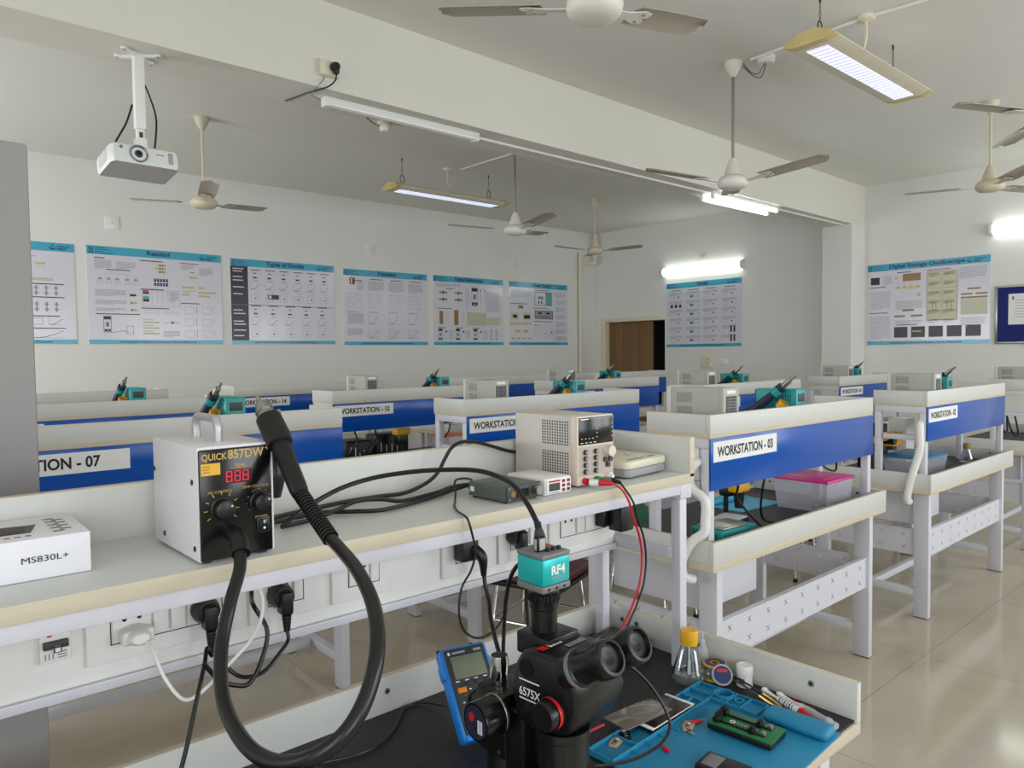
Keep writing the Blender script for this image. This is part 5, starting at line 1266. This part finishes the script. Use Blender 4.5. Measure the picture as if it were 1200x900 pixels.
b.build('face_print', t)
for x,m in ((-.024,RED),(-.004,BLK),(.016,RED)):
    b = B(T); b.lathe([(.0035,.001),(.006,.0),(.006,-.003),(.0035,-.003)],m,Matrix.Translation((x,-.004,.022)) @ Matrix.Rotation(pi/2,4,'X'),16); b.build('input_jack', t)
b = B(); b.box((-.03,.110,-.018),(.03,.115,.088),BLK,.002,M=Matrix.Translation((0,.02,0)) @ Matrix.Rotation(radians(14),4,'X')); b.build('tilt_stand', t)
for x,y in ((-.040,.035),(.02,.030)):
    b = B(T); b.cyl((x,y*.5,.172),(x,y*.5,.180),.004,DGREY,seg=10); b.cyl((x,y*.5,.180),(x-.004,y*.5,.200),.0012,METAL,seg=8); b.build('probe_tip', t)
cable('black meter lead lying across the near desk mat',[(.915,1.27,.79),(.912,1.335,.775),(.89,1.36,.7725),(.85,1.345,.7720),(0.796, 1.292, .7724), (0.732, 1.26, .7724), (0.676, 1.261, .7724),(.62,1.28,.7724)],.0028,name='meter_lead')

# ------------------------------------------------------------------ flask, spools and jar along the side rail
flask('glass flask with yellow cap at the side rail of the near desk',1.450,1.022,DZ,1.0,YEL)
t = thing('dropper_bottle','small clear dropper bottle between the flask and the side rail','bottle',(1.518,1.030,DZ))
FROST = mat('frosted_plastic',(226,228,232),.25); FROST.node_tree.nodes['Principled BSDF'].inputs['Alpha'].default_value = .42
b = B(); b.lathe([(0,0),(.0135,0),(.0145,.003),(.0145,.05),(.009,.060),(.006,.064),(0,.064)],FROST,seg=20); b.build('body', t); b = B(); b.lathe([(.0065,.062),(.0065,.074),(.002,.078),(.0015,.096),(0,.096)],FROST,seg=14); b.build('nozzle', t)
t = thing('solder_spool','solder spool with yellow rims standing beside the flask','solder spool',(1.497,.982,DZ))
b = B(); b.lathe([(.008,0),(.027,0),(.028,.002),(.027,.004),(.016,.005),(.016,.034),(.027,.035),(.028,.037),(.027,.039),(.008,.039)],YEL,seg=32); b.build('reel', t)
b = B(); b.lathe([(.0162,.005),(.022,.006),(.022,.033),(.0162,.034)],METAL,seg=28); b.build('solder_wire', t)
b = B(); b.lathe([(.011,.0392),(.0245,.0392),(.0245,.0396),(.011,.0396)],BLUP,seg=32); b.build('rim_label', t)
t = thing('wick_reel','round clear reel with dark blue and red label leaning before the solder spool','wick reel',(1.478,.950,DZ+.0245))
Mw = Matrix.Rotation(radians(62),4,Vector((.75,-.66,0)).normalized().cross(Vector((0,0,1))).normalized()) 
Mw = Vector((-.62,-.60,.5)).to_track_quat('Z','Y').to_matrix().to_4x4()
b = B(); b.lathe([(0,-.005),(.0235,-.005),(.0245,-.003),(.0245,.003),(.0235,.005),(0,.005)],FROST,Mw,32); b.build('reel', t)
b = B(); b.lathe([(0,.0052),(.020,.0052),(.020,.0056),(0,.0056)],BLUP,Mw,32); b.box((-.012,.006,.0056),(.012,.013,.0062),RED,M=Mw); b.build('label', t)
t = thing('flux_jar','small white screw-top jar against the side rail of the near desk','jar',(1.518,.915,DZ))
b = B(); b.lathe([(0,0),(.0185,0),(.019,.002),(.0176,.005),(.0176,.028),(0,.028)],WHP,seg=28); b.build('body', t); b = B(); b.lathe([(0,.027),(.019,.027),(.0195,.03),(.0195,.046),(.018,.049),(.013,.049),(.012,.0475),(0,.0475)],WHP,seg=28); b.build('lid', t)
b = B(); 
for k in range(5): b.box((-.0183,-.010+.003*k,.010),(-.0175,-.0085+.003*k,.022),INK)
b.build('barcode', t)
# ------------------------------------------------------------------ blue silicone mat with trays
MATBL = mat('blue_silicone',(30,130,170),.5)
t = thing('soldering_mat','large blue silicone soldering mat with parts trays on the near desk','work mat',(1.440,.985,DZ),radians(3.5))
b = B(); b.box((-.415,-.325,0),(0,0,.005),MATBL,.002); b.build('sheet', t)
b = B(); H = .013
def wl(x0,x1,y0,y1,h=H): b.box((x0,y0,.004),(x1,y1,h),MATBL,.0008,seg=1)
wl(-.415,-.003,-.004,-.0); wl(-.415,-.003,-.062,-.059); wl(-.415,-.412,-.062,-.002)
for x in (-.335,-.235,-.185,-.135,-.085,-.045): wl(x-.0015,x+.0015,-.060,-.003)
wl(-.235,-.085,-.034,-.031); 
for k in range(6): wl(-.225+.0,-.095,-.066-.004*k,-.0645-.004*k,.008)
for k in range(4): wl(-.40+.045*k,-.398+.045*k,-.078,-.062,.009)
wl(-.058,-.055,-.17,-.062); wl(-.004,-.001,-.17,-.003); wl(-.055,-.003,-.098,-.096); wl(-.055,-.003,-.132,-.130); wl(-.055,-.003,-.172,-.169); wl(-.06,-.0575,-.17,-.06)
b.lathe([(.0195,.004),(.0195,.018),(.0225,.018),(.0225,.004)],MATBL,Matrix.Translation((-.029,-.078,0)),28)
b.lathe([(.008,.004),(.008,.013),(.0105,.013),(.0105,.004)],MATBL,Matrix.Translation((-.029,-.114,0)),20)
for k in range(10):
    a = 2*pi*k/10; b.lathe([(.0022,.004),(.0022,.010),(.0036,.010),(.0036,.004)],MATBL,Matrix.Translation((-.029+.0165*cos(a),-.114+.0145*sin(a),0)),10)
b.build('tray_walls', t)
b = B(); b.box((-.066,-.322,.004),(-.014,-.184,.028),MATBL,.012,seg=4); b.build('cushion', t)
# green board holder
t = thing('board_holder','green circuit board holder with black sliding clamps on the blue mat','board holder',(1.316,.790,DZ+.005),radians(6))
PCB = mat('green_board',(34,108,62),.4)
b = B(); b.box((-.037,-.068,0.002),(.037,.068,.014),BLK,.003); b.build('base', t)
b = B(); b.box((-.0375,-.0685,.014),(.0375,.0685,.0175),PCB,.001); b.build('board', t)
b = B()
for x in (-.022,.012): b.box((x-.002,-.05,.0175),(x+.002,.045,.021),BLK,.0008)
b.build('slide_rail', t)
for x,y in ((-.024,.052),(-.006,.056),(.012,.052),(-.022,-.022),(.012,-.024),(.022,.058)):
    b = B(); b.box((x-.007,y-.007,.0175),(x+.007,y+.007,.027),BLK,.0015); b.box((x-.006,y-.003,.027),(x-.001,y+.003,.032),BLK,.001); b.box((x+.001,y-.003,.027),(x+.006,y+.003,.032),BLK,.001); b.build('clamp', t)
for x in (-.018,.016):
    b = B(); b.box((x-.006,-.05,.0175),(x+.006,-.04,.026),METAL,.001); b.build('metal_stop', t)
b = B(); b.lathe([(.003,.0178),(.006,.0178),(.006,.0181),(.003,.0181)],PAPER,Matrix.Translation((-.006,.026,0)),16)
for k in range(6): b.box((-.008,.012-.008*k,.0176),(-.002,.017-.008*k,.0179),LINE)
b.build('board_print', t)
# phone display glasses lying on the mat trays
t = thing('phone_display','white-edged phone display lying on the blue mat, under the grey glass','phone part',(1.245,.952,DZ+.0145),radians(3))
b = B(); b.box((-.078,-.036,0),(.078,.036,.003),WHP,.001); b.build('frame', t); b = B(); b.box((-.070,-.0355,.003),(.066,.0345,.0045),BLKG,.0006); b.build('glass', t); b = B(); b.box((-.078,-.036,-.004),(.03,.03,0),BLK,.001); b.build('backing', t)
t = thing('display_glass','grey-brown glass panel on top of the phone display on the mat','phone part',(1.195,.970,DZ+.0195),radians(-4))
b = B(); b.box((-.070,-.034,0),(.070,.034,.0025),mat('smoked_glass',(112,104,94),.08,coat=.5),.0008); b.build('panel', t)
b = B(); b.box((-.068,-.032,-.0006),(.068,.032,0.0),BLK); b.build('adhesive_back', t)
TAN = mat('bare_board_tan',(176,156,128),.5)
for k,(x,y,rz,lb,m) in enumerate(((1.095,.945,.3,'tan bare board scrap in the left tray of the mat',TAN),(1.130,.955,1.0,'dark chip board beside the tan scrap in the left tray',BLK),(1.252,.885,.4,'tan and silver connector scrap beside the phone display',TAN),(1.235,.868,.9,'tiny grey screw plate next to the connector scrap',METAL))):
    t = thing('board_scrap',lb,'circuit scrap',(x,y,DZ+.0055),rz)
    b = B(); b.prism([(-.022,-.010),(.010,-.012),(.022,-.002),(.018,.010),(-.006,.012),(-.024,.006)] if k < 3 else [(-.008,-.004),(.008,-.005),(.007,.006),(-.007,.005)],0,.003,m,bev=.0005); b.build('board', t)
    b = B()
    for q in range(4 if k < 3 else 1): b.box((-.016+.009*q,-.004,.003),(-.011+.009*q,.003,.006),(METAL,BLK,WHP,METAL)[q],.0004)
    b.build('components', t)
for x,y,rz,lb in ((1.143,.862,1.3,'red clip cover lying alone on the blue mat'),(1.274,.880,-.4,'red clip cover beside the connector scrap on the mat')):
    t = thing('clip_cover',lb,'clip',(x,y,DZ+.0095),rz)
    b = B(); b.tube([(-.013,0,0),(-.006,0,0),(.004,0,0),(.014,0,0)],.004,RED,seg=12,rs=[.0030,.0044,.0040,.0018]); b.build('sleeve', t); b = B(); b.tube([(.013,0,0),(.018,0,0)],.0012,METAL,seg=8,smooth=False); b.build('wire_end', t)
t = thing('black_device','black handheld device cut off by the bottom edge, on the blue mat','device',(1.165,.745,DZ+.005),radians(8))
b = B(); b.box((-.03,-.045,0),(.03,.045,.012),BLK,.004,seg=3); b.build('body', t); b = B(); b.box((-.022,.006,.012),(.022,.036,.0128),GREYP,.0004); b.build('screen', t)
# tweezers, syringes, brush
t = thing('tweezers','long black and gold tweezers lying from the spool along the mat','tweezers',(1.49,.86,DZ+.004),0)
b = B()
for s2 in (-1,1):
    b.tube([(.010+s2*.002,.115,.02),(.004+s2*.006,.06,.014),(-.010+s2*.008,-.01,.008)],.0022,BLK,seg=8); b.tube([(-.010+s2*.008,-.01,.008),(-.022+s2*.007,-.05,.004),(-.034+s2*.001,-.085,.002)],.003,mat('gold_tip',(196,164,98),.3,.7) if 'gold_tip' not in MATS else MATS['gold_tip'],seg=8,rs=[.0032,.0034,.001])
b.build('arms', t); b = B(); b.box((.005,.113,.017),(.015,.122,.023),BLK,.002); b.build('joint', t)
def syringe(label, p0, p1, bm_, capm, r):
    t = thing('syringe',label,'syringe'); a = Vector(p0); c = Vector(p1)
    b = B(); b.cyl(a.lerp(c,.42),a.lerp(c,.86),r,bm_,seg=20); b.build('barrel', t)
    b = B(); b.cyl(a.lerp(c,.86),a.lerp(c,.90),r*1.25,capm,seg=20); b.cyl(a.lerp(c,.90),a.lerp(c,1.),r*1.0,capm,seg=20); b.build('end_cap', t)
    b = B(); b.tube([a,a.lerp(c,.05),a.lerp(c,.12),a.lerp(c,.3),a.lerp(c,.42)],r*.6,WHP,seg=12,rs=[r*.7,r*.95,r*.6,r*.35,r*.75]); b.build('plunger', t)
    return t
s = syringe('white flux syringe with red end cap beside the mat cushion',(1.508,.862,.7795),(1.462,.735,.7795),WHP,RED,.0085)
b = B(); 
for k in range(6): b.cyl((1.487-.0026*k,.806-.007*k,.7795),(1.4862-.0026*k,.8038-.007*k,.7795),.00875,LINE if k%2 else BLUP,seg=18)
b.build('graduations', s)
syringe('clear syringe with white plunger disc nearest the desk corner',(1.515,.83,.779),(1.468,.675,.779),FROST,FROST,.0075)
t = thing('paint_brush','small red-handled brush with gold ferrule by the clear syringe','brush',(1.526,.765,DZ+.004),0)
b = B(); b.tube([(-.004,.055,0),(-.008,.03,0),(-.012,.0,0)],.003,RED,seg=10,rs=[.002,.0035,.0032]); b.build('handle', t); b = B(); b.cyl((-.012,0,0),(-.0155,-.022,0),.0036,mat('brass',(196,166,92),.3,.9),seg=12); b.build('ferrule', t); b = B(); b.cyl((-.0155,-.022,0),(-.017,-.032,-.001),.0034,BRNP,r1=.001,seg=10); b.build('bristles', t)
t = thing('power_brick','flat black box at the back corner of the near desk','adapter',(1.405,1.175,DZ),radians(4))
B().box((0,0,0),(.11,.13,.035),BLK,.004).build('body', t); B().box((.02,.03,.035),(.09,.10,.0355),DGREY).build('label', t)
tag(B().tube([(.93,1.0,.80),(.98,.985,.785),(1.03,.985,.776),(1.07,.995,.784),(1.11,.99,.788)],.0024,RED,seg=8).build('test_lead'),'short red lead running under the grey glass panel from behind the microscope','test lead')
# ------------------------------------------------------------------ camera
yaw, pitch, roll = .8508, -.0404, -.0112
f = Vector((cos(yaw)*cos(pitch), sin(yaw)*cos(pitch), sin(pitch)))
r = Vector((sin(yaw), -cos(yaw), 0)); u = r.cross(f)
r2 = r*cos(roll)+u*sin(roll); u2 = -r*sin(roll)+u*cos(roll)
cd = bpy.data.cameras.new('camera'); cam = bpy.data.objects.new('camera', cd); COL.objects.link(cam)
cam.matrix_world = Matrix(((r2.x,u2.x,-f.x,0),(r2.y,u2.y,-f.y,0),(r2.z,u2.z,-f.z,1.55),(0,0,0,1)))
cd.sensor_width = 36; cd.sensor_fit = 'HORIZONTAL'; cd.lens = 36*858.7/1200; cd.clip_start = .05
SC.camera = cam

# ------------------------------------------------------------------ daylight and lamps
w = bpy.data.worlds.new('daylight'); SC.world = w; w.use_nodes = True
bg = w.node_tree.nodes['Background']; bg.inputs['Color'].default_value = (.82,.92,1,1); bg.inputs['Strength'].default_value = .8
def area(name, loc, rot, sx, sy, power, col=(1,1,1)):
    d = bpy.data.lights.new(name, 'AREA'); d.shape = 'RECTANGLE'; d.size = sx; d.size_y = sy; d.energy = power; d.color = col
    o = bpy.data.objects.new(name, d); COL.objects.link(o); o.location = loc; o.rotation_euler = rot
    return o
for k,(a,c) in enumerate(((-1.6,.6),(1.5,3.7),(4.6,6.8),(7.2,9.0))):
    area('window_daylight', ((a+c)/2, YS-.03, 1.85), (pi/2,0,0), c-a-.1, 1.7, (29,40,47,42)[k], (.93,.97,1))
for k,(a,c) in enumerate(((-1.8,.4),(2.0,3.8),(5.0,7.8))):
    area('window_daylight', (XS+.03-.06, (a+c)/2, 1.85), (pi/2,0,-pi/2), c-a-.1, 1.7, (22,14,88)[k], (.93,.97,1))  # the rear west area is added fill for the back section
SC.view_settings.view_transform = 'Standard'; SC.view_settings.look = 'None'; SC.view_settings.gamma = 1
SC.view_settings.use_curve_mapping = False; SC.view_settings.exposure = .36
SC.cycles.use_denoising = True
try: SC.cycles.max_bounces = 10; SC.cycles.diffuse_bounces = 5; SC.cycles.sample_clamp_indirect = 6
except Exception: pass
